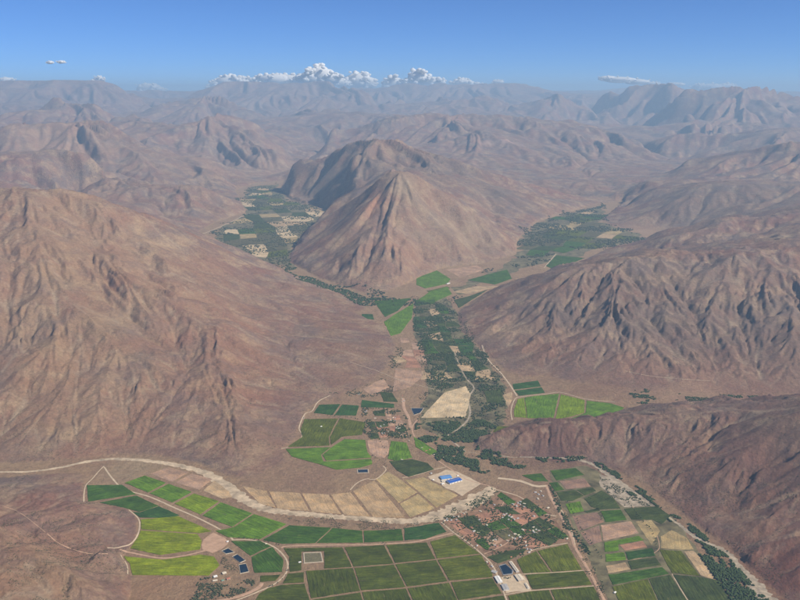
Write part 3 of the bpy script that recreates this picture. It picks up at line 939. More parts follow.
# ------------------------------------------------------------------ washes, roads and tracks
M_TRACK = plain('pale_dirt', (.52, .40, .27), .95, .14, 25)
M_WASH = plain('river_sand', (.47, .36, .24), .95, .38, 60)
M_RED = plain('red_dirt', (.46, .29, .19), .95, .16, 25)
M_GRAVEL = plain('grey_gravel', (.35, .28, .20), .95, .35, 30)


def smooth_px(pts, step=2.0):
    """Catmull-Rom through pixel points (px, py, width)"""
    P = [np.array(p, float) for p in pts]
    P = [2 * P[0] - P[1]] + P + [2 * P[-1] - P[-2]]
    out = []
    for k in range(1, len(P) - 2):
        a, b, c, d = P[k - 1:k + 3]
        n = max(2, int(np.hypot(*(c - b)[:2]) / step))
        for t in np.arange(n) / n:
            out.append(.5 * (2 * b + (c - a) * t + (2 * a - 5 * b + 4 * c - d) * t * t + (3 * b - a - 3 * c + d) * t ** 3))
    out.append(P[-2])
    return np.array(out)


def ribbon(name, pts, width, mat, lift=.6, cat=None, label=None, ragged=0.0, kind='structure', slope=False):
    """a strip of ground laid on the terrain; width in metres, one value or one per point"""
    if isinstance(width, (int, float)):
        pts = [(x, y, width) for x, y in pts]
    else:
        pts = [(x, y, w_) for (x, y), w_ in zip(pts, width)]
    Q = smooth_px(pts)
    W3 = hit(Q[:, 0], Q[:, 1]) if slope else np.array([on_floor(a, b) for a, b in Q[:, :2]])
    n = len(W3)
    T = np.gradient(W3[:, :2], axis=0)
    T /= np.linalg.norm(T, axis=1)[:, None] + 1e-9
    N = np.stack([-T[:, 1], T[:, 0]], 1)
    V = []
    for k in range(n):
        for s_ in (-1, -.33, .33, 1):
            j = 1 + (random.uniform(-ragged, ragged) if abs(s_) == 1 else 0)
            p = W3[k, :2] + N[k] * s_ * Q[k, 2] / 2 * j
            z = float(hz(np.array([p[0]]), np.array([p[1]]))[0])
            V.append((p[0], p[1], z + lift - (.5 if abs(s_) == 1 else 0)))
    Fc = []
    for k in range(n - 1):
        for c in range(3):
            a = 4 * k + c
            Fc.append((a + 1, a, a + 4, a + 5))
    me = mesh_from(name, V, Fc)
    if me.polygons[0].normal.z < 0:
        me.flip_normals()
    o = obj(name, me, mat)
    if label:
        o['label'] = label
    if cat:
        o['category'] = cat
    o['kind'] = kind
    return o


WASH = [(-40, 474), (0, 472), (30, 471.5), (60, 467.5), (85, 462), (115, 459), (150, 461), (185, 467), (205, 473), (222, 482), (236, 493),
        (250, 503), (270, 510), (300, 513.5), (340, 517), (400, 521), (420, 520), (445, 513), (468, 503), (484, 494), (492, 487)]
ribbon('dry_wash', WASH, [18, 20, 24, 28, 34, 38, 44, 52, 66, 78, 82, 78, 66, 56, 56, 62, 80, 105, 120, 100, 50], M_WASH, .5,
       label='pale sandy dry wash curving round the tan parcels', ragged=.32)
ribbon('river_gravel', [(468, 452), (510, 457), (560, 459.5), (588, 463), (606, 473), (634, 492), (660, 511), (678, 524), (700, 540), (724, 551), (741, 568), (752, 580), (765, 594), (785, 612)],
       [6, 8, 12, 26, 34, 30, 26, 28, 34, 40, 50, 64, 60, 56], M_GRAVEL, .5, label='grey gravel bed of the river on the right', ragged=.45)
ribbon('river_gravel', [(466, 452), (448, 436), (460, 428), (470, 415), (468, 398), (474, 388), (466, 378), (458, 362), (452, 345), (440, 325), (430, 312)],
       [12, 18, 24, 28, 26, 22, 20, 18, 18, 16, 16], M_GRAVEL, .5, label='gravel stream bed winding up the middle valley', ragged=.4)
ROADS = [
    ('dirt_road', [(104, 467), (112, 478), (124, 489), (150, 497), (175, 508), (200, 519), (226, 533), (233, 540)], 11, M_TRACK, 'main pale track down the left vineyard strip', False),
    ('dirt_road', [(84, 505), (84, 494), (86, 485), (92, 479), (99, 471), (104, 466)], 7, M_TRACK, 'thin track round the tip of the left fan', False),
    ('dirt_road', [(120, 552), (130, 552.5), (160, 558), (182, 556), (203, 551), (216, 546), (228, 541)], 13, M_RED, 'pinkish track under the largest lime parcel', False),
    ('dirt_road', [(108, 554), (117, 551), (130, 545), (138, 534), (139, 520), (129, 510)], 8, M_TRACK, 'track along the hill foot left of the lime parcels', False),
    ('dirt_road', [(128, 576), (127, 565), (121, 557)], 6, M_TRACK, 'short track at the lowest lime parcel', False),
    ('dirt_road', [(281, 548), (287, 546.2), (320, 545.2), (365, 544.6), (386, 543.8), (415, 541.8), (436, 537), (453, 533)], 11, M_RED, 'road along the top of the front vineyard grid', False),
    ('dirt_road', [(232, 540), (246, 539.6), (262, 542), (277, 549), (287, 561), (286, 573), (276, 583), (262, 590), (240, 599), (220, 606)], 9, M_TRACK, 'winding track round the curved dark parcel', False),
    ('dirt_road', [(210, 603), (240, 596), (258, 588), (262, 583)], 22, M_RED, 'reddish bare gully beside the winding track', False),
    ('dirt_road', [(441, 522), (453, 532), (470, 544), (488, 560), (494, 568), (498, 577), (505, 596), (512, 612)], 8, M_TRACK, 'lane from the village to the winery', False),
    ('dirt_road', [(500, 577.5), (525, 574), (553, 572.6), (584, 570.5)], 6, M_TRACK, 'lane right of the winery yard', False),
    ('dirt_road', [(505, 594.5), (532, 590.6), (560, 588.6), (594, 586)], 6, M_TRACK, 'lower lane right of the winery yard', False),
    ('dirt_road', [(528, 553), (534, 549.6), (550, 546), (568, 543)], 6, M_TRACK, 'lane between the village and the lower vineyards', False),
    ('river_road', [(546, 485), (552, 500), (561, 516), (571, 536), (575, 547), (589, 571), (602, 596), (612, 614)], 16, M_RED, 'red dirt road along the river plots', False),
    ('dirt_road', [(549, 494), (556, 504), (563, 513), (572, 533), (575, 545)], 7, M_TRACK, 'pale lane beside the red river road', False),
    ('dirt_road', [(490, 488), (505, 492), (520, 497), (533, 506), (546, 514), (556, 516)], 9, M_TRACK, 'pale lane entering the village from the wash', False),
    ('dirt_road', [(462, 538), (476, 528), (490, 518), (500, 508), (506, 498)], 6, M_RED, 'village lane running up from the lower left corner', False),
    ('dirt_road', [(484, 554), (502, 546), (520, 534), (538, 524), (556, 518)], 6, M_RED, 'village lane crossing to the river road', False),
    ('dirt_road', [(447, 521), (466, 522), (486, 526), (505, 530), (524, 536), (540, 545)], 5, M_RED, 'village lane along the middle plots', False),
    ('dirt_road', [(498, 478), (520, 481), (535, 486), (546, 486)], 26, M_TRACK, 'bare pale ground at the village head', False),
    ('dirt_road', [(418, 419), (412, 428), (417, 441), (429, 452), (440, 462), (452, 470), (468, 480), (490, 486)], 10, M_RED, 'valley road past the blue roofed halls', False),
    ('dirt_road', [(403, 398), (404, 408), (408, 416), (411, 428)], 24, M_RED, 'wide bare road through the hamlet', False),
    ('dirt_road', [(482, 346), (486, 356), (491, 363), (500, 372), (510, 385), (517, 396)], 12, M_TRACK, 'pale track climbing the right bank of the middle valley', False),
    ('dirt_road', [(512, 420), (511, 410), (515, 399), (522, 396.6), (546, 394), (561, 392.5), (586, 399), (615, 402)], 8, M_TRACK, 'track round the bright green right bank parcels', False),
    ('dirt_road', [(281, 449), (290, 446), (302, 436.5), (299, 428), (305, 414), (312, 411), (318, 402), (330, 396)], 8, M_TRACK, 'track along the left hill foot', False),
    ('dirt_road', [(350, 490), (357, 483), (366, 479), (376, 479), (386, 470), (383, 466)], 8, M_TRACK, 'track past the small square pond', False),
    ('dirt_road', [(402, 478), (420, 474), (432, 470), (446, 467)], 7, M_TRACK, 'track above the blue roofed halls', False),
    ('dirt_road', [(618, 560), (640, 558), (657, 551), (659, 543), (653, 528), (640, 516), (632, 506)], 4, M_RED, 'farm lane between the river plots', False),
    ('dirt_road', [(672, 574), (680, 588), (690, 604)], 5, M_TRACK, 'short lane at the bottom right plots', False),
    ('dirt_road', [(544, 268), (549, 262), (556, 254)], 14, M_TRACK, 'far pale track beside the dark green parcel', False),
    ('dirt_road', [(200, 235), (215, 229), (233, 221), (246, 214)], 22, M_TRACK, 'far pale road at the left branch valley', False),
    ('hill_track', [(0, 505), (20, 513), (45, 532), (60, 544), (85, 553), (108, 554)], 5, M_RED, 'faint track over the near left hump', True),
    ('hill_track', [(440, 391), (400, 380), (380, 372), (362, 366), (350, 362)], 6, M_TRACK, 'faint track across the slope left of the river', True),
    ('hill_track', [(625, 371), (650, 376), (680, 379), (710, 381)], 5, M_TRACK, 'pale track at the foot of the right massif', True),
]
for nm, pts, wd, mt, lb, sl in ROADS:
    ribbon(nm, pts, wd, mt, 1.6 if sl else .85, label=lb, ragged=.12, slope=sl)


def patch(name, poly, mat, label, lift=.55):
    """bare ground with an outline of its own"""
    P = ccw([on_floor(*p) for p in poly])
    far = sum(math.hypot(p[0], p[1]) for p in P) / len(P) / 5000
    P = ragged(P, 0, 45 * far, 9 * far * far)
    V = [(x, y, z + lift) for x, y, z in P] + [(x, y, z - .5) for x, y, z in P]
    n = len(P)
    me = mesh_from(name, V, [tuple(range(n))] + [(n + k, n + (k + 1) % n, (k + 1) % n, k) for k in range(n)])
    o = obj(name, me, mat)
    o['label'] = label
    o['kind'] = 'structure'
    return o


patch('yard', [(427, 476.5), (446, 470), (458, 472), (482, 483), (462, 496), (452, 491)], M_TRACK, 'pale ground round the blue roofed halls')
patch('yard', [(502, 577.5), (515, 575.4), (524.5, 576), (532, 589.6), (506, 593.4)], M_TRACK, 'tan courtyard of the winery', .7)
patch('bare_ground', [(201, 550), (203, 540), (213, 532.5), (225, 538.5), (229, 543), (220, 550), (213, 553)], M_RED, 'pink bare ground between lime and dark parcels', .5)
patch('gravel_bank', [(600, 474), (612, 478), (640, 497), (658, 506), (640, 506.5), (624, 507.5), (608, 492), (600, 486)], M_GRAVEL, 'scrubby pale bank along the river', .5)
patch('sand_bank', [(741, 570), (752, 577), (764, 594), (774, 616), (752, 616), (751, 596)], M_GRAVEL, 'pale sandy bank at the lower right river bend', .6)

M_OLIVE = plain('weedy_farmland', (.15, .125, .065), .95, .5, 90)
M_REDSOIL = plain('red_village_soil', (.25, .145, .085), .95, .4, 60)
patch('farmland', [(549, 470), (586, 465.5), (600, 473), (608, 490), (626, 507), (658, 506.5), (672, 516), (694, 545), (718, 582), (736, 616), (614, 616), (588, 556), (570, 520), (556, 494)], M_OLIVE, 'weedy ground between the river plots', .3)
patch('farmland', [(445, 522), (470, 512), (493, 498), (508, 492), (526, 497), (550, 513), (568, 541), (538, 547), (500, 560), (480, 550), (460, 534)], M_REDSOIL, 'reddish soil of the village', .3)
patch('farmland', [(414, 300), (446, 297), (458, 314), (462, 330), (478, 348), (490, 364), (504, 384), (508, 404), (503, 425), (478, 438), (448, 441), (424, 428), (418, 418), (428, 392), (426, 352), (414, 334)], M_OLIVE, 'weedy ground of the middle valley', .3)
patch('farmland', [(208, 240), (224, 226), (250, 214), (244, 202), (250, 188), (276, 184), (289, 201), (326, 210), (320, 220), (298, 238), (289, 256), (300, 270), (260, 260), (230, 249)], M_OLIVE, 'weedy ground of the left branch valley', .3)
patch('farmland', [(520, 253), (522, 238), (538, 223), (562, 216), (600, 206), (606, 212), (600, 222), (640, 234), (642, 240), (604, 246), (580, 256), (550, 262), (520, 268), (480, 284), (460, 296), (450, 290), (500, 268)], M_OLIVE, 'weedy ground of the right branch valley', .3)

# ------------------------------------------------------------------ reservoirs
m_, t_, b_ = new_mat('pond_water')
q_ = NB(t_)
q_.link(q_.mix(q_.noise(40, 3, .5), (.006, .016, .035), (.012, .028, .045)), b_.inputs['Base Color'])
b_.inputs['Roughness'].default_value = .25
b_.inputs['Specular IOR Level'].default_value = .25
M_WATER = m_
M_BANK = plain('pond_bank', (.44, .36, .26), .95, .12, 10)
M_LINER = plain('pond_liner', (.22, .22, .22), .7, .12, 10)
M_SCRUB = plain('basin_scrub', (.15, .13, .07), .95, .3, 12)


def pond(poly, label, bank=9.0, crest=2.5, dry=False, liner=False):
    P = ccw([on_floor(*p) for p in poly])
    cx, cy = sum(p[0] for p in P) / len(P), sum(p[1] for p in P) / len(P)
    z0 = float(zfloor(cy))
    root = empty('dry_basin' if dry else 'reservoir', (cx, cy, z0))
    tag(root, label, 'basin' if dry else 'reservoir', 'farm reservoirs')
    n = len(P)

    def ring(off, z):
        r_ = []
        for x, y, zz in P:
            dx, dy = x - cx, y - cy
            L = math.hypot(dx, dy)
            r_.append((dx * (1 + off / L), dy * (1 + off / L), zz - z0 + z))
        return r_
    rings = [ring(bank, -.6), ring(bank * .55, crest), ring(bank * .25, crest), ring(-crest * .6, 1.0)]
    V = sum(rings, [])
    Fc = [(a * n + k, a * n + (k + 1) % n, (a + 1) * n + (k + 1) % n, (a + 1) * n + k) for a in range(3) for k in range(n)]
    obj('bank', mesh_from('bank', V, Fc), M_LINER if liner else M_BANK, root)
    W_ = ring(-crest * .4, 1.25)
    obj('basin_floor' if dry else 'water', mesh_from('water', W_, [tuple(range(n))]), M_SCRUB if dry else M_WATER, root)
    return root


pond([(222, 551), (228, 548.4), (234, 552.3), (226, 553.8)], 'uppermost of the three small dark ponds by the farmhouse', 7)
pond([(232.4, 557), (237.2, 554.4), (245, 560.3), (240, 562.6)], 'middle of the three small dark ponds by the farmhouse', 7)
pond([(239, 565), (245.8, 563.8), (248.6, 571.6), (240.4, 573.4)], 'lowest of the three small dark ponds by the farmhouse', 7)
pond([(499.4, 566.2), (505.4, 564.4), (512.2, 570.4), (511.6, 573.6), (503.4, 574.6)], 'black square reservoir beside the long cream shed', 8, liner=True)
pond([(357.6, 469.8), (367.6, 469.4), (368, 472.6), (358, 472.8)], 'small black pond with pale banks above the tan parcels', 9)
pond([(411, 408.2), (423.6, 408.2), (420.2, 412.8), (414.2, 415)], 'blue pond left of the big pale tan field', 8)
pond([(297.6, 417.6), (304, 416.4), (303.6, 418.6), (298.4, 419.2)], 'tiny dark pond at the corner of the left hill foot', 6)
pond([(304, 553.4), (320, 552.8), (322, 561.6), (304.8, 562.8)], 'dry scrubby square basin with pale banks in the vineyard', 11, 3.0, dry=True)

# ------------------------------------------------------------------ buildings
M_WALLW = plain('white_wall', (.74, .72, .68), .8, .06, 8)
M_WALLC = plain('cream_wall', (.55, .46, .36), .85, .1, 6)
M_ROOF = {'blue': plain('blue_sheet_roof', (.028, .11, .42), .45, .1, 9), 'sky': plain('light_blue_sheet_roof', (.10, .26, .55), .45, .1, 9),
          'white': plain('white_sheet_roof', (.78, .75, .69), .5, .06, 9), 'dull': plain('weathered_white_roof', (.50, .46, .41), .7, .2, 5), 'cream': plain('cream_sheet_roof', (.66, .56, .42), .6, .1, 9),
          'grey': plain('grey_sheet_roof', (.40, .38, .36), .5, .12, 9), 'zinc': plain('zinc_roof', (.46, .44, .41), .45, .1, 6),
          'red': plain('red_roof', (.42, .16, .10), .8, .12, 6), 'green': plain('green_roof', (.16, .30, .20), .6, .1, 6)}
M_DARK = plain('dark_opening', (.05, .05, .05), .6, .1, 4)


def box(x0, x1, y0, y1, z0, z1):
    V = [(x, y, z) for z in (z0, z1) for y in (y0, y1) for x in (x0, x1)]
    return V, [(0, 2, 3, 1), (4, 5, 7, 6), (0, 1, 5, 4), (2, 6, 7, 3), (0, 4, 6, 2), (1, 3, 7, 5)]


def gable_roof(name, L, Wd, h, rise, over, thick=.35):
    a, b = L / 2 + over, Wd / 2 + over
    V = [(-a, -b, h), (-a, 0, h + rise), (-a, b, h), (a, -b, h), (a, 0, h + rise), (a, b, h)]
    V += [(x, y, z + thick) for x, y, z in V]
    Fc = [(0, 1, 4, 3), (1, 2, 5, 4), (9, 10, 7, 6), (10, 11, 8, 7), (0, 3, 9, 6), (5, 2, 8, 11), (1, 0, 6, 7), (2, 1, 7, 8), (3, 4, 10, 9), (4, 5, 11, 10)]
    return mesh_from(name, V, Fc)


def gable_walls(name, L, Wd, h, rise):
    a, b = L / 2, Wd / 2
    V = [(-a, -b, -1), (a, -b, -1), (a, b, -1), (-a, b, -1), (-a, -b, h), (a, -b, h), (a, b, h), (-a, b, h), (-a, 0, h + rise), (a, 0, h + rise)]
    return mesh_from(name, V, [(0, 1, 5, 4), (2, 3, 7, 6), (1, 2, 6, 9, 5), (3, 0, 4, 8, 7)])


def hall(name, p1, p2, width, h, roof, label, cat='hall', rise=2.5, wall=None, doors=3, group=None, vents=True):
    A, B = np.array(on_floor(*p1)), np.array(on_floor(*p2))
    c = (A + B) / 2
    L = float(np.hypot(*(B - A)[:2]))
    root = empty(name, (c[0], c[1], float(zfloor(c[1]))), math.atan2(B[1] - A[1], B[0] - A[0]))
    tag(root, label, cat, group)
    obj('wall', gable_walls('wall', L, width, h, rise), wall or M_WALLW, root)
    rf = obj('roof', gable_roof('roof', L, width, h, rise, .8), M_ROOF[roof], root)
    if vents:
        V, Fc = box(-L * .42, L * .42, -.9, .9, h + rise + .1, h + rise + 1.1)
        obj('ridge_vent', mesh_from('ridge_vent', V, Fc), M_ROOF['grey'], rf)
    for k in range(doors):
        x = -L / 2 + L * (k + .5) / doors
        V, Fc = box(x - 2.2, x + 2.2, -width / 2 - .12, -width / 2 + .1, -.5, h * .7)
        obj('door', mesh_from('door', V, Fc), M_DARK, root)
    return root


hall('packing_hall', (448, 483.2), (460.2, 479.8), 46, 9, 'blue', 'large packing hall with dark blue roof and white side wall', rise=4, doors=4)
hall('packing_hall', (440.6, 478.8), (451, 477.4), 52, 8, 'sky', 'packing hall with lighter blue roof behind the dark blue one', rise=4, doors=3)
hall('annex', (441.5, 481.6), (446.5, 480.8), 26, 5, 'cream', 'low cream annex left of the dark blue roofed hall', rise=1.5, doors=2)
hall('storage_shed', (441.6, 484.4), (444, 483.8), 13, 5, 'white', 'small white shed in front of the cream annex', 'shed', doors=1, vents=False)
hall('storage_shed', (432.4, 480.3), (433.8, 480), 12, 4, 'white', 'tiny white shed on the track left of the blue halls', 'shed', doors=1, vents=False)
hall('storage_shed', (430.4, 473.8), (431.8, 473.4), 12, 4, 'zinc', 'tiny shed above the track left of the blue halls', 'shed', doors=1, vents=False)
hall('storage_shed', (457, 476.2), (458.4, 475.8), 12, 4, 'white', 'tiny white shed behind the dark blue roofed hall', 'shed', doors=1, vents=False)
hall('winery_hall', (496.6, 577.2), (500.2, 583.2), 26, 7, 'white', 'bright white winery hall at the corner of the courtyard', doors=2)
hall('office_building', (503.8, 585), (506.6, 590.6), 30, 6, 'grey', 'grey and white office below the white winery hall', 'building', rise=1.2, doors=3)
hall('long_shed', (510.4, 562.2), (517.6, 572.4), 17, 5, 'cream', 'long narrow cream shed right of the black reservoir', 'shed', doors=4)
hall('winery_hall', (517.2, 575.4), (521.6, 581.4), 34, 7, 'cream', 'cream roofed hall across the winery courtyard', rise=3, doors=2, wall=M_WALLC)
hall('long_shed', (525.4, 583.8), (528.6, 588.8), 12, 4, 'cream', 'thin cream shed at the lower right of the courtyard', 'shed', doors=2, vents=False)
hall('storage_shed', (492, 571.4), (496.6, 573), 22, 4, 'grey', 'dull grey shed left of the black reservoir', 'shed', doors=2, vents=False, wall=M_WALLC)
hall('farmhouse', (213.6, 577.4), (217, 576.4), 16, 5, 'white', 'white farmhouse below the lime parcels', 'house', doors=2, vents=False)
hall('farmhouse', (212.8, 581.2), (217.4, 580.6), 12, 4, 'cream', 'low cream wing in front of the white farmhouse', 'house', doors=2, vents=False, wall=M_WALLC)
hall('farm_shed', (222.4, 574), (226, 573), 20, 5, 'cream', 'tan roofed shed right of the white farmhouse', 'shed', doors=2, vents=False, wall=M_WALLC)
hall('farm_shed', (221.6, 581), (224, 580.4), 10, 4, 'green', 'green roofed shed near the white farmhouse', 'shed', doors=1, vents=False)
hall('farm_shed', (226.6, 579.6), (229.8, 578.4), 15, 4, 'red', 'red roofed shed near the three ponds', 'shed', doors=1, vents=False, wall=M_WALLC)
hall('pump_house', (226.6, 542.2), (228.4, 541.6), 9, 4, 'white', 'white pump house above the three ponds', 'hut', doors=1, vents=False)
hall('pump_house', (298.6, 563), (300.8, 562.4), 9, 4, 'white', 'white pump house at the corner of the dry basin', 'hut', doors=1, vents=False)
hall('pump_house', (265.4, 544.4), (266.8, 544), 8, 4, 'cream', 'cream pump house on the curved track', 'hut', doors=1, vents=False)
hall('pump_house', (320.4, 427), (321.8, 426.6), 10, 4, 'white', 'white hut inside the bright olive parcel', 'hut', doors=1, vents=False)
hall('pump_house', (446.6, 284.2), (449.6, 283.2), 24, 5, 'white', 'far white shed beside the green mountain foot parcel', 'shed', doors=1, vents=False)
hall('office_building', (614, 593.4), (615.6, 592.4), 9, 4, 'white', 'lone white hut beside the red road at the bottom', 'hut', doors=1, vents=False)

# a circular pen in the village
def pen():
    c = on_floor(552.5, 531)
    root = empty('riding_ring', (c[0], c[1], c[2]))
    tag(root, 'pale round riding ring at the edge of the village', 'ring')
    n = 28
    V, Fc = [], []
    for k in range(n):
        a = 2 * math.pi * k / n
        for r_, z in ((24, .2), (24, 2.2), (22.6, 2.2), (22.6, .2)):
            V.append((r_ * math.cos(a), r_ * 1.15 * math.sin(a), z + SLOPE * r_ * math.sin(a)))
    for k in range(n):
        for j in range(3):
            a, b = 4 * k + j, 4 * ((k + 1) % n) + j
            Fc.append((a, b, b + 1, a + 1))
    obj('fence', mesh_from('fence', V, Fc), M_WALLC, root)
    obj('sand', mesh_from('sand', [(22 * math.cos(2 * math.pi * k / n), 25 * math.sin(2 * math.pi * k / n), 1.0 + SLOPE * 25 * math.sin(2 * math.pi * k / n)) for k in range(n)], [tuple(range(n))]), M_WASH, root)


pen()

# village houses: shared meshes, one object each
HOUSE = {}


def house_kind(key, L, Wd, h, rise, roof, wall):
    HOUSE[key] = (gable_walls('wall', L, Wd, h, rise), gable_roof('roof', L, Wd, h, rise, .6), M_ROOF[roof], M_WALLW if wall else M_WALLC, L, Wd, h)
    V, Fc = box(-1.0, 1.0, -Wd / 2 - .1, -Wd / 2 + .1, -.3, 2.2)
    HOUSE[key] += (mesh_from('door', V, Fc),)


house_kind('w', 15, 10, 3.6, 1.8, 'dull', True)
house_kind('z', 13, 9, 3.4, 1.6, 'zinc', True)
house_kind('c', 16, 9, 3.4, 1.7, 'cream', False)
house_kind('r', 13, 10, 3.4, 2.0, 'red', False)
ROOFWORD = {'w': 'white', 'z': 'pale zinc', 'c': 'cream', 'r': 'red'}


def house(px, py, key, where, group):
    x, y, z = on_floor(px, py)
    root = empty('house', (x, y, z), random.uniform(0, math.pi))
    s_ = random.uniform(.75, 1.1)
    root.scale = (s_, s_, random.uniform(.9, 1.2))
    tag(root, 'small house with %s roof %s' % (ROOFWORD[key], where), 'house', group)
    wm, rm, rmat, wmat, L, Wd, h, dm = HOUSE[key]
    obj('wall', wm, wmat, root)
    obj('roof', rm, rmat, root)
    obj('door', dm, M_DARK, root)


HOUSES = {
    'in the upper left corner of the village': [(494.5, 505), (480.5, 511.5), (458.5, 517), (451, 520.5), (456.5, 520), (461.5, 514.5), (444.5, 521), (492, 508.5), (466, 512.5), (447, 519), (453.6, 517)],
    'on bare plots in the left village half': [(479.5, 520), (491.5, 520.5), (487, 525.5), (478.5, 533), (472, 528.5), (477, 546), (495, 545.5), (495.5, 540), (501, 545.5), (474, 531.5)],
    'in the tight cluster amid the village': [(504, 515), (502.5, 518), (509, 516.5), (510, 515), (508.5, 520), (514, 519.5), (506.5, 514), (511.5, 517.4)],
    'in the upper right part of the village': [(513, 504.5), (516.5, 506.5), (521.5, 507), (524.5, 504), (520.5, 502), (538.5, 494.5), (541, 491.5), (538, 499), (548, 508), (534, 516.5), (518, 503.4), (535.5, 492.5), (543, 496)],
    'in the lower right part of the village': [(523, 530), (525.5, 530.5), (530, 531), (534, 532.5), (537, 533.5), (539, 531), (533.5, 527.5), (514.5, 534.5), (509, 536), (512.5, 538), (516, 534.5), (520, 538), (518.5, 535.5), (567, 539),
                                               (507.5, 541), (515, 539), (520, 537), (525.5, 542.5), (526, 546), (530.5, 550), (529, 552.5), (536, 530)],
    'on the lane between village and winery': [(511, 557.5), (520.5, 554), (487, 562.5), (489, 564), (492, 566.5)],
    'in the hamlet of the middle valley': [(409, 441), (399, 429), (397.5, 427), (402, 402), (404, 401), (365, 412.5), (387, 412.5), (364, 410), (393, 418), (375, 418.5), (384, 425), (377, 428), (381, 427), (391, 421), (395, 421),
                                           (396.5, 428), (399.5, 428.5), (382, 433.5), (388.5, 432), (359, 394.5), (402.5, 396), (402, 399)],
    'along the valley road above the blue halls': [(402, 460), (422, 448), (434, 455), (426, 451), (440, 458), (437, 456)],
}
for where, pts in HOUSES.items():
    for px, py in pts:
        house(px, py, random.choice('wwwzzcccr'), where, 'houses ' + where)
        if random.random() < .15:
            house(px + random.choice((-1, 1)) * random.uniform(2, 4), py + random.uniform(-1.4, 1.4), random.choice('zzccr'), where, 'houses ' + where)

# ------------------------------------------------------------------ village and valley plots laid out by a jittered net
def clip_poly(P, a, b, keep):
    """half-plane clip, used to cut a net cell by a zone outline"""
    out = []
    for k in range(len(P)):
        p, q = P[k], P[(k + 1) % len(P)]
        sp_, sq = keep(p), keep(q)
        if sp_ >= 0:
            out.append(p)
        if (sp_ >= 0) != (sq >= 0):
            t = sp_ / (sp_ - sq)
            out.append((p[0] + (q[0] - p[0]) * t, p[1] + (q[1] - p[1]) * t))
    return out


def to_px(x, y, z):
    d = np.array([x, y, z - HC])
    f = d[1] * cp - d[2] * sp
    u = d[1] * sp + d[2] * cp
    return CX + F_PX * d[0] / f, CY - F_PX * u / f


KEYWORD = dict(dk='dark green', tq='teal', od='murky green', ob='brownish green', gr='green', om='olive', tn='tan', tg='greyish tan', pk='pink bare', rd='red bare', pl='pale tan', ty='yellowish', br='brown', ol='olive', li='lime', lm='lime')


def net_plots(zone, cell, ang, keys, label, group, gap=5.0, skip=.12, avoid=()):
    Z = np.array([on_floor(*p)[:2] for p in zone])
    ca, sa = math.cos(ang), math.sin(ang)
    Rm = np.array([[ca, sa], [-sa, ca]])
    Q = Z @ Rm.T
    u0, v0 = Q.min(0)
    u1, v1 = Q.max(0)
    nu, nv = int((u1 - u0) / cell[0]) + 2, int((v1 - v0) / cell[1]) + 2
    G = np.zeros((nu + 1, nv + 1, 2))
    for i in range(nu + 1):
        for j in range(nv + 1):
            G[i, j] = (u0 + (i + random.uniform(-.3, .3)) * cell[0], v0 + (j + random.uniform(-.25, .25)) * cell[1])
    AV = [np.array([on_floor(*p)[:2] for p in a]) for a in avoid]
    made = 0
    for i in range(nu):
        for j in range(nv):
            c4 = np.array([G[i, j], G[i + 1, j], G[i + 1, j + 1], G[i, j + 1]])
            if random.random() < skip:
                continue
            m = c4.mean(0)
            W_ = (c4 - m) * (1 - gap / min(cell)) + m
            W_ = W_ @ Rm
            mid = W_.mean(0)
            tst = np.vstack([W_ * .5 + mid * .5, mid[None]])
            if not in_poly(tst[:, 0], tst[:, 1], Z).all():
                continue
            if any(in_poly(tst[:, 0], tst[:, 1], a).any() for a in AV):
                continue
            key = random.choice(keys)
            pts = [to_px(x, y, float(zfloor(y))) for x, y in W_]
            kind = KEYWORD[key]
            field(pts, key, label % kind, group + ', ' + kind)
            made += 1
    return made


NETS = [
    net_plots([(446, 521), (470, 512), (492, 500), (505, 493), (525, 498), (550, 512), (566, 538), (540, 545), (520, 549), (490, 557), (470, 540)], (88, 125), .5,
              ['rd', 'rd', 'pk', 'od', 'dk', 'od', 'ob', 'od', 'dk'], 'small %s plot among the village houses', 'village plots', 7, .1),
    net_plots([(206, 241), (222, 226), (250, 214), (242, 202), (250, 188), (276, 184), (290, 201), (326, 210), (320, 220), (298, 238), (288, 256), (260, 258), (230, 248)], (300, 560), .25,
              ['od', 'dk', 'ob', 'ty', 'ob', 'tg', 'pl', 'om'], 'far %s plot in the left branch valley', 'left branch valley plots', 14, .12),
    net_plots([(520, 252), (522, 238), (538, 223), (562, 216), (598, 206), (606, 212), (600, 224), (640, 233), (642, 240), (604, 246), (580, 254), (556, 254), (540, 258)], (280, 520), -.5,
              ['od', 'dk', 'ob', 'ty', 'ob', 'om', 'tg'], 'far %s plot in the right branch valley', 'right branch valley plots', 14, .12),
    net_plots([(418, 300), (446, 296), (456, 312), (458, 332), (476, 348), (488, 364), (504, 384), (500, 388), (470, 384), (440, 390), (424, 380), (424, 350), (412, 336)], (120, 240), .1,
              ['od', 'od', 'dk', 'ob', 'tg', 'tq'], '%s plot in the wooded middle valley', 'middle valley plots', 9, .1),
    net_plots([(394, 342), (412, 334), (424, 350), (424, 369), (394, 366)], (110, 200), .1, ['pk', 'pk', 'tg', 'rd'],
              '%s plot on the left bank above the pink field', 'left bank plots', 8, .1),
    net_plots([(368, 412), (394, 410), (406, 420), (408, 437), (390, 438), (370, 438), (368, 424)], (70, 110), .1, ['od', 'ob', 'rd', 'pk', 'od'],
              'small %s plot among the hamlet houses', 'hamlet plots', 7, .1),
    net_plots([(284, 268), (330, 286), (372, 299), (398, 300), (384, 308), (366, 303), (340, 292), (300, 278)], (180, 300), -.3,
              ['od', 'dk', 'dk', 'tq'], 'far %s plot in the strip behind the left mountain', 'strip valley plots', 18, .1),
]

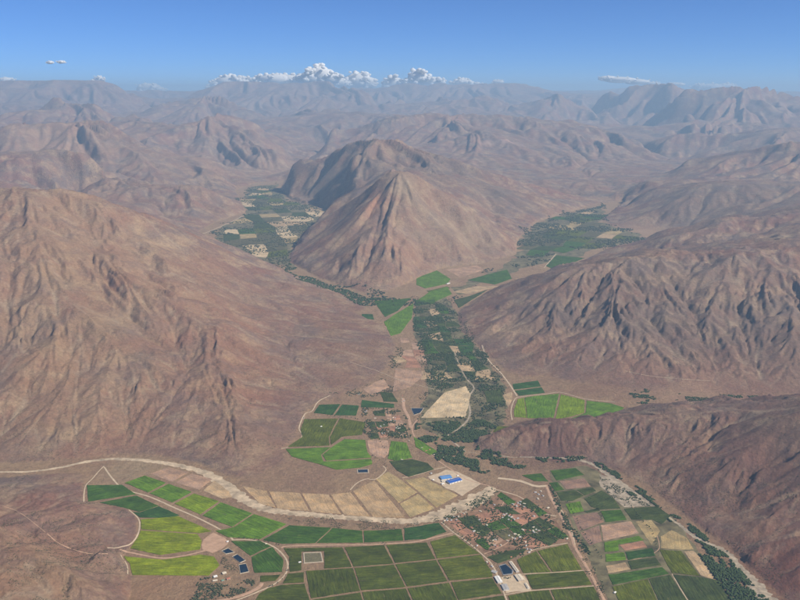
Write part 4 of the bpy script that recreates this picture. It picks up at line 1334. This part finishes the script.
# ------------------------------------------------------------------ trees
M_LEAF = []
for nm, c1, c2 in (('leaf_dark', (.030, .052, .022), (.062, .088, .034)), ('leaf_grey', (.050, .066, .034), (.080, .092, .048)), ('leaf_fresh', (.045, .085, .022), (.085, .13, .035))):
    m, t, b = new_mat(nm)
    q = NB(t)
    q.link(q.mix(q.noise(34, 5, .8, lo=.25, hi=.75), tuple(.7 * v for v in c1), tuple(1.35 * v for v in c2)), b.inputs['Base Color'])
    M_LEAF.append(m)
M_BARK = plain('bark', (.12, .085, .06), .95, .2, 1)


def ico(sub):
    bm = bmesh.new()
    bmesh.ops.create_icosphere(bm, subdivisions=sub, radius=1)
    V = np.array([v.co[:] for v in bm.verts])
    Fc = np.array([[v.index for v in f.verts] for f in bm.faces])
    bm.free()
    return V, Fc


IV1, IF1 = ico(1)
OV = np.array([(1, 0, 0), (0, 1, 0), (-1, 0, 0), (0, -1, 0), (0, 0, 1), (0, 0, -.6)], float)
OF = np.array([(0, 1, 4), (1, 2, 4), (2, 3, 4), (3, 0, 4), (1, 0, 5), (2, 1, 5), (3, 2, 5), (0, 3, 5)])


def blobs(name, XYZ, rad, hgt, mat, tv=IV1, tf=IF1, jit=.28):
    n, k = len(XYZ), len(tv)
    a = RNG.uniform(0, 2 * np.pi, n)
    V = tv[None] * (1 + RNG.uniform(-jit, jit, (n, k, 1)))
    c, s_ = np.cos(a)[:, None], np.sin(a)[:, None]
    X = (V[..., 0] * c - V[..., 1] * s_) * rad[:, None]
    Y = (V[..., 0] * s_ + V[..., 1] * c) * rad[:, None]
    Z = V[..., 2] * hgt[:, None] * .5 + hgt[:, None] * .55
    P = np.stack([X, Y, Z], -1) + XYZ[:, None, :]
    Fc = (tf[None] + (np.arange(n) * k)[:, None, None]).reshape(-1, 3)
    me = bpy.data.meshes.new(name)
    me.vertices.add(n * k)
    me.vertices.foreach_set('co', P.ravel().astype(np.float32))
    me.loops.add(Fc.size)
    me.loops.foreach_set('vertex_index', Fc.ravel().astype(np.int32))
    me.polygons.add(len(Fc))
    me.polygons.foreach_set('loop_start', np.arange(0, Fc.size, 3, dtype=np.int32))
    me.update(calc_edges=True)
    return obj(name, me, mat)


STREAMS = [(np.array([on_floor(a, b)[:2] for a, b, _ in smooth_px([(x, y, 0) for x, y in pl], 1.0)]), wd) for pl, wd in (
    ([(448, 436), (460, 428), (470, 415), (468, 398), (474, 388), (466, 378), (458, 362), (452, 345), (440, 325), (430, 312)], 13),
    ([(588, 463), (606, 473), (634, 492), (660, 511), (678, 524), (700, 540), (724, 551), (741, 568), (752, 580), (765, 594), (785, 612)], 14))]
FIELD_WORLD = [np.array([on_floor(*p)[:2] for p in f[0]]) for f in FIELDS]


def scatter(poly, n, clump=90.0, thr=0.0, floor=True, seed=1):
    P = np.array([on_floor(*p)[:2] if floor else hit(*p)[0][:2] for p in poly])
    lo, hi = P.min(0), P.max(0)
    out = np.zeros((0, 2))
    for _ in range(12):
        q = RNG.uniform(lo, hi, (n * 2, 2))
        wob = clump * 1.1
        k = in_poly(q[:, 0] + wob * vnoise(q[:, 0], q[:, 1], clump * 1.6, seed + 11), q[:, 1] + 2 * wob * vnoise(q[:, 0], q[:, 1], clump * 1.6, seed + 12), P)
        v = vnoise(q[:, 0], q[:, 1], clump, seed) + .5 * vnoise(q[:, 0], q[:, 1], clump / 2.7, seed + 3)
        q = q[k & (v > thr)]
        inside = np.zeros(len(q), bool)
        for fw in FIELD_WORLD:
            inside |= in_poly(q[:, 0], q[:, 1], fw)
        q = q[~inside | (RNG.random(len(q)) < .02)]
        for st_, wd_ in STREAMS:
            d = np.full(len(q), 1e9)
            for k in range(0, len(st_), 1):
                d = np.minimum(d, np.hypot(q[:, 0] - st_[k, 0], q[:, 1] - st_[k, 1]))
            q = q[d > wd_]
        out = np.vstack([out, q])
        if len(out) >= n:
            break
    out = out[:n]
    return np.column_stack([out, hz(out[:, 0], out[:, 1])])


WOODS = [
    ([(284, 262), (300, 269), (340, 284), (376, 296), (402, 297), (416, 296), (412, 304), (398, 306), (366, 302), (335, 292), (290, 275)],
     1300, 300, -.3, (8, 16), (8, 14), 0, 'dark strip of trees behind the left mountain foot'),
    ([(412, 298), (448, 296), (462, 318), (474, 340), (490, 360), (506, 384), (508, 424), (480, 440), (424, 428), (416, 416), (424, 384), (416, 334)],
     2600, 90, -.1, (3, 7), (3, 8), 1, 'grey green thickets in the middle valley'),
    # outline, count, clump size, threshold, radius range, height range, leaf, label
    ([(414, 300), (446, 303), (458, 318), (470, 340), (486, 360), (500, 380), (508, 400), (502, 425), (478, 438), (448, 440), (424, 425), (418, 419), (470, 416), (474, 396), (466, 384), (440, 390), (424, 382), (426, 350), (414, 334)],
     4300, 120, .0, (3.5, 8), (6, 13), 0, 'dark riverside woods filling the middle valley'),
    ([(418, 420), (440, 418), (470, 418), (500, 428), (480, 440), (466, 448), (500, 455), (556, 458), (590, 463), (560, 464), (510, 464), (480, 478), (452, 468), (430, 450), (414, 436)],
     3600, 100, -.05, (3.5, 8), (6, 12), 0, 'dark belt of trees along the river above the village'),
    ([(590, 463), (612, 470), (640, 488), (668, 508), (690, 524), (718, 544), (744, 568), (770, 598), (790, 616), (762, 604), (738, 572), (712, 552), (686, 534), (662, 516), (632, 496), (604, 478)],
     2000, 60, .03, (3, 6), (4, 9), 0, 'trees lining the river along the right hillside'),
    ([(694, 540), (710, 548), (722, 553), (741, 572), (752, 598), (760, 616), (742, 612), (722, 586), (706, 566)],
     1250, 70, -.1, (4, 8), (6, 12), 0, 'dense dark river wood at the lower right'),
    ([(204, 240), (222, 226), (250, 214), (240, 202), (244, 188), (276, 182), (290, 201), (328, 210), (324, 221), (300, 240), (290, 258), (330, 283), (398, 297), (398, 303), (330, 290), (260, 262), (226, 248)],
     3300, 300, .04, (8, 18), (8, 16), 1, 'far woods in the left branch valley'),
    ([(516, 252), (520, 236), (538, 222), (562, 214), (602, 203), (608, 212), (602, 224), (642, 232), (656, 239), (606, 247), (580, 260), (550, 262), (520, 268), (480, 284), (470, 296), (455, 305), (452, 296)],
     3300, 280, .0, (8, 17), (8, 16), 1, 'far woods in the right branch valley'),
    ([(444, 521), (470, 511), (492, 498), (520, 498), (552, 514), (568, 540), (530, 550), (498, 560), (478, 546)],
     1500, 60, -.04, (2.5, 5), (4, 8), 0, 'orchard trees scattered through the village'),
    ([(362, 408), (396, 408), (410, 420), (412, 440), (388, 440), (366, 438)], 800, 60, -.05, (3, 6), (4, 9), 0, 'garden trees of the hamlet'),
    ([(284, 515), (300, 516), (340, 520), (400, 525), (440, 518), (436, 523), (402, 529), (364, 530), (330, 527), (290, 524)], 800, 45, 0, (1.8, 3.6), (1.5, 3), 1, 'dry scrub on the bank below the wash'),
    ([(200, 579), (212, 578), (232, 582), (254, 579), (256, 586), (236, 594), (200, 606), (192, 596)], 520, 45, -.05, (2.5, 5), (4, 8), 1, 'grove below the white farmhouse'),
    ([(222, 556), (232, 560), (238, 572), (230, 576), (224, 566)], 130, 30, -.1, (2, 3.5), (2, 4), 1, 'scrub between the ponds and the lime parcel'),
    ([(600, 475), (614, 480), (640, 498), (656, 506), (626, 507), (606, 490)], 420, 40, .05, (2, 4.5), (2, 5), 1, 'bushes on the pale river bank'),
    ([(572, 540), (578, 540), (606, 590), (612, 614), (600, 606), (586, 572)], 160, 40, 0, (2, 4), (3, 6), 0, 'bushes beside the red river road'),
    ([(548, 484), (556, 494), (566, 514), (574, 530), (594, 552), (590, 556), (570, 534), (558, 512)], 300, 40, -.1, (3, 5.5), (5, 9), 0, 'hedge trees along the river road'),
    ([(320, 396), (350, 392), (376, 382), (388, 366), (396, 345), (404, 345), (400, 372), (394, 394), (362, 398)], 420, 70, .05, (3, 6), (3, 7), 1, 'scrub along the left edge of the middle valley'),
    ([(612, 384), (660, 394), (700, 396), (760, 394), (760, 399), (690, 402), (640, 404), (622, 396)], 520, 110, .12, (4, 9), (4, 8), 0, 'dark bushes in the side valley behind the near ridge'),
    ([(440, 512), (470, 502), (492, 488), (500, 491), (488, 505), (466, 512), (446, 519)], 260, 30, .02, (2.5, 4.5), (3, 6), 0, 'bushes along the end of the wash'),
]
for k, (poly, n, cl, thr, rr, hh, lf, lb) in enumerate(WOODS):
    P = scatter(poly, n, cl, thr, seed=200 + 5 * k)
    o = blobs('woodland', P, RNG.uniform(*rr, len(P)), RNG.uniform(*hh, len(P)), M_LEAF[lf], IV1 if rr[1] > 4 else OV, IF1 if rr[1] > 4 else OF)
    tag(o, lb, 'trees' if lf == 0 or 'woods' in lb else 'scrub', kind='stuff')

# desert bushes on the near slopes
_th = RNG.uniform(-R(27), R(27), 160000)
_r = np.exp(RNG.uniform(math.log(3600), math.log(11500), 160000))
_x, _y = _r * np.sin(_th), _r * np.cos(_th)
_z = hz(_x, _y)
_i = np.clip(((_th + TH) / (2 * TH) * (NT - 1)).round().astype(int), 0, NT - 1)
_j = np.clip(((np.log(_r) - RHO0) / (RHO1 - RHO0) * (NR - 1)).round().astype(int), 0, NR - 1)
_g = np.minimum(PHASE[380][_i, _j], PHASE[190][_i, _j])
_k = (_z - zfloor(_y) > 3) & (vnoise(_x, _y, 320, 77) + .6 * vnoise(_x, _y, 90, 78) - .28 * (_g + .35) > .12)
_P = np.column_stack([_x, _y, _z - .4])[_k][:34000]
o = blobs('desert_scrub', _P, RNG.uniform(1.2, 3.9, len(_P)), RNG.uniform(1.2, 3.0, len(_P)), M_LEAF[1], OV, OF)
tag(o, 'dry desert bushes dotted over the near slopes', 'scrub', kind='stuff')


# single trees that can be told apart
def tree_kind(tall, leaf, seed):
    rs = np.random.default_rng(seed)
    bm = bmesh.new()
    bmesh.ops.create_cone(bm, segments=5, radius1=.45, radius2=.18, depth=tall * .6, cap_ends=False)
    for v in bm.verts:
        v.co.z += tall * .3 - .3
    tr = bpy.data.meshes.new('trunk')
    bm.to_mesh(tr)
    bm.free()
    n = 9
    V, Fc = [], []
    for k in range(n):
        a = rs.uniform(0, 2 * np.pi)
        d = rs.uniform(0, tall * .26)
        c = np.array([d * math.cos(a), d * math.sin(a), tall * rs.uniform(.42, .85)])
        r_ = tall * rs.uniform(.15, .24)
        P = IV1[:] * (1 + rs.uniform(-.3, .3, (len(IV1), 1))) * r_ + c
        Fc += [tuple(int(i) + len(V) for i in f) for f in IF1]
        V += [tuple(p) for p in P]
    cr = mesh_from('crown', V, Fc)
    return tr, cr, leaf


TREES = [tree_kind(9, 0, 1), tree_kind(11, 0, 2), tree_kind(8, 2, 3), tree_kind(10, 1, 4)]
TREE_LINES = [
    ([(283, 546), (266, 542), (252, 539.6), (234, 538)], 9, 'tree on the curved track above the three ponds'),
    ([(288, 549), (291, 558), (289, 569), (280, 582), (266, 589)], 10, 'tree on the winding track right of the ponds'),
    ([(626, 500), (640, 518), (652, 532), (657, 548), (659, 556)], 26, 'tree in the hedge between the river plots'),
    ([(597, 512), (602, 520), (598, 508), (592, 500), (586, 497)], 10, 'tree in the short hedge by the dark olive parcel'),
    ([(567, 502), (575, 516), (584, 534), (596, 550), (603, 560)], 26, 'tree beside the river road next to the plots'),
    ([(443, 523), (452, 530), (466, 541), (478, 551)], 12, 'tree along the village lane'),
    ([(380, 441), (386, 452), (393, 464), (400, 470)], 9, 'tree beside the round bare patch'),
    ([(372, 456), (381, 461), (388, 468)], 7, 'tree on the track above the small square pond'),
    ([(384, 545), (386, 543.6), (382, 543.4)], 3, 'tree at the road junction in the vineyard grid'),
    ([(503, 577), (507, 579), (512, 577.6)], 6, 'tree in the winery courtyard'),
    ([(326, 416), (345, 417), (360, 420)], 10, 'tree between teal and olive parcels'),
    ([(440, 451), (470, 456), (500, 461), (530, 463)], 20, 'tree on the near edge of the river belt'),
]
for pts, n, lb in TREE_LINES:
    Q = smooth_px([(x, y, 0) for x, y in pts], .6)
    for k in range(n):
        px, py, _ = Q[int((k + random.uniform(.2, .8)) / n * (len(Q) - 1))]
        x, y, z = on_floor(px + random.uniform(-.6, .6), py + random.uniform(-.4, .4))
        root = empty('tree', (x, y, z), random.uniform(0, 6.28))
        s_ = random.uniform(.7, 1.25)
        root.scale = (s_, s_, s_)
        tr, cr, lf = random.choice(TREES)
        obj('trunk', tr, M_BARK, root)
        obj('crown', cr, M_LEAF[lf], root)
        tag(root, lb, 'tree', lb.replace('tree', 'trees', 1))

# ------------------------------------------------------------------ clouds, far behind the haze
m, t, b = new_mat('cloud_white')
b.inputs['Base Color'].default_value = (1, 1, 1, 1)
b.inputs['Roughness'].default_value = 1.0
b.inputs['Specular IOR Level'].default_value = 0.0
tl = t.nodes.new('ShaderNodeBsdfTranslucent')
tl.inputs['Color'].default_value = (1, 1, 1, 1)
mx = t.nodes.new('ShaderNodeMixShader')
mx.inputs[0].default_value = .4
t.links.new(b.outputs[0], mx.inputs[1])
t.links.new(tl.outputs[0], mx.inputs[2])
t.links.new(mx.outputs[0], t.nodes['Material Output'].inputs['Surface'])
M_CLOUD = m
IV2, IF2 = ico(2)


def cloud(puffs, depth, label):
    """puffs: px, py, radius px (x), radius px (y)"""
    V, Fc = [], []
    k_ = stretch(depth) * 1000 / F_PX
    rs = np.random.default_rng(int(puffs[0][0] * 7))
    cx, cy, cz = at_depth(puffs[0][0], puffs[0][1], depth)
    for px, py, rx, ry in puffs:
        rx, ry = rx * 1.12, ry * 1.15
        x, y, z = at_depth(px, py, depth)
        core = IV2 * np.array([rx, rx * .8, ry]) * k_ * .88 + np.array([x - cx, y - cy, z - cz])
        Fc += [tuple(int(i) + len(V) for i in f) for f in IF2]
        V += [tuple(p) for p in core]
        for j in range(46):
            a, bb = rs.uniform(0, 2 * np.pi), rs.uniform(-.5, 1)
            d = rs.uniform(0, 1) ** .5
            ox, oz = d * math.cos(a) * rx * k_, d * math.sin(a) * ry * k_
            oy = rs.uniform(-1, 1) * rx * k_ * .8
            r_ = min(rx, ry) * k_ * rs.uniform(.12, .30)
            if oz < 0:
                oz *= .6
            P = IV2 * (1 + rs.uniform(-.16, .16, (len(IV2), 1))) * r_ * np.array([1.25, 1.25, .9])
            P = P + np.array([x + ox - cx, y + oy - cy, z + oz - cz])
            Fc += [tuple(int(i) + len(V) for i in f) for f in IF2]
            V += [tuple(p) for p in P]
    o = obj('cloud', mesh_from('cloud', V, Fc, True), M_CLOUD)
    o.location = (cx, cy, cz)
    tag(o, label, 'cloud', 'clouds over the far mountains', 'thing')


cloud([(320, 75, 11, 9), (311, 78, 12, 7), (333, 80, 10, 6), (300, 82, 9, 5), (343, 84, 8, 4)], 96, 'tallest white cumulus cloud over the far central peaks')
cloud([(275, 80, 18, 6), (262, 82, 10, 6), (290, 81, 11, 6)], 97, 'flat white cloud bank left of the tallest cumulus')
cloud([(229, 83, 14, 7), (217, 87, 9, 5), (243, 83, 10, 6)], 98, 'white cloud at the left end of the central bank')
cloud([(358, 81, 13, 8), (368, 83, 8, 6)], 98, 'rounded white cloud right of the tallest cumulus')
cloud([(393, 84, 9, 7)], 99, 'small white puff between the two rounded clouds')
cloud([(418, 79, 11, 8), (433, 83, 13, 6), (407, 85, 7, 5)], 97, 'white cumulus cloud above the pointed middle peak')
cloud([(463, 84, 12, 5), (476, 86, 8, 3.5)], 99, 'low white cloud right of the pointed middle peak')
cloud([(620, 80, 17, 3), (607, 78.5, 9, 2.6), (637, 82, 13, 2.8), (652, 84, 9, 2.2)], 99, 'long thin white cloud above the right mountains')
cloud([(712, 88, 15, 4), (726, 87, 10, 3.6), (700, 87, 8, 3)], 100, 'thin white cloud behind the right summit')
cloud([(675, 84.5, 10, 2)], 101, 'faint cloud streak between the two right clouds')
cloud([(148, 88, 11, 4.4), (159, 90, 7, 3)], 99, 'small white cloud over the left far range')
cloud([(99, 80, 6, 3.4), (92, 83, 7, 2.6)], 101, 'wispy cloud above the left far range')
cloud([(6, 80, 9, 2.6)], 101, 'cloud sliver at the far left edge')
cloud([(50, 62.5, 4, 1.4)], 104, 'left of two tiny high clouds at the upper left')
cloud([(61, 62, 4, 1.5)], 104, 'right of two tiny high clouds at the upper left')
cloud([(498, 82, 6, 2)], 102, 'tiny cloud puff right of the low white cloud')
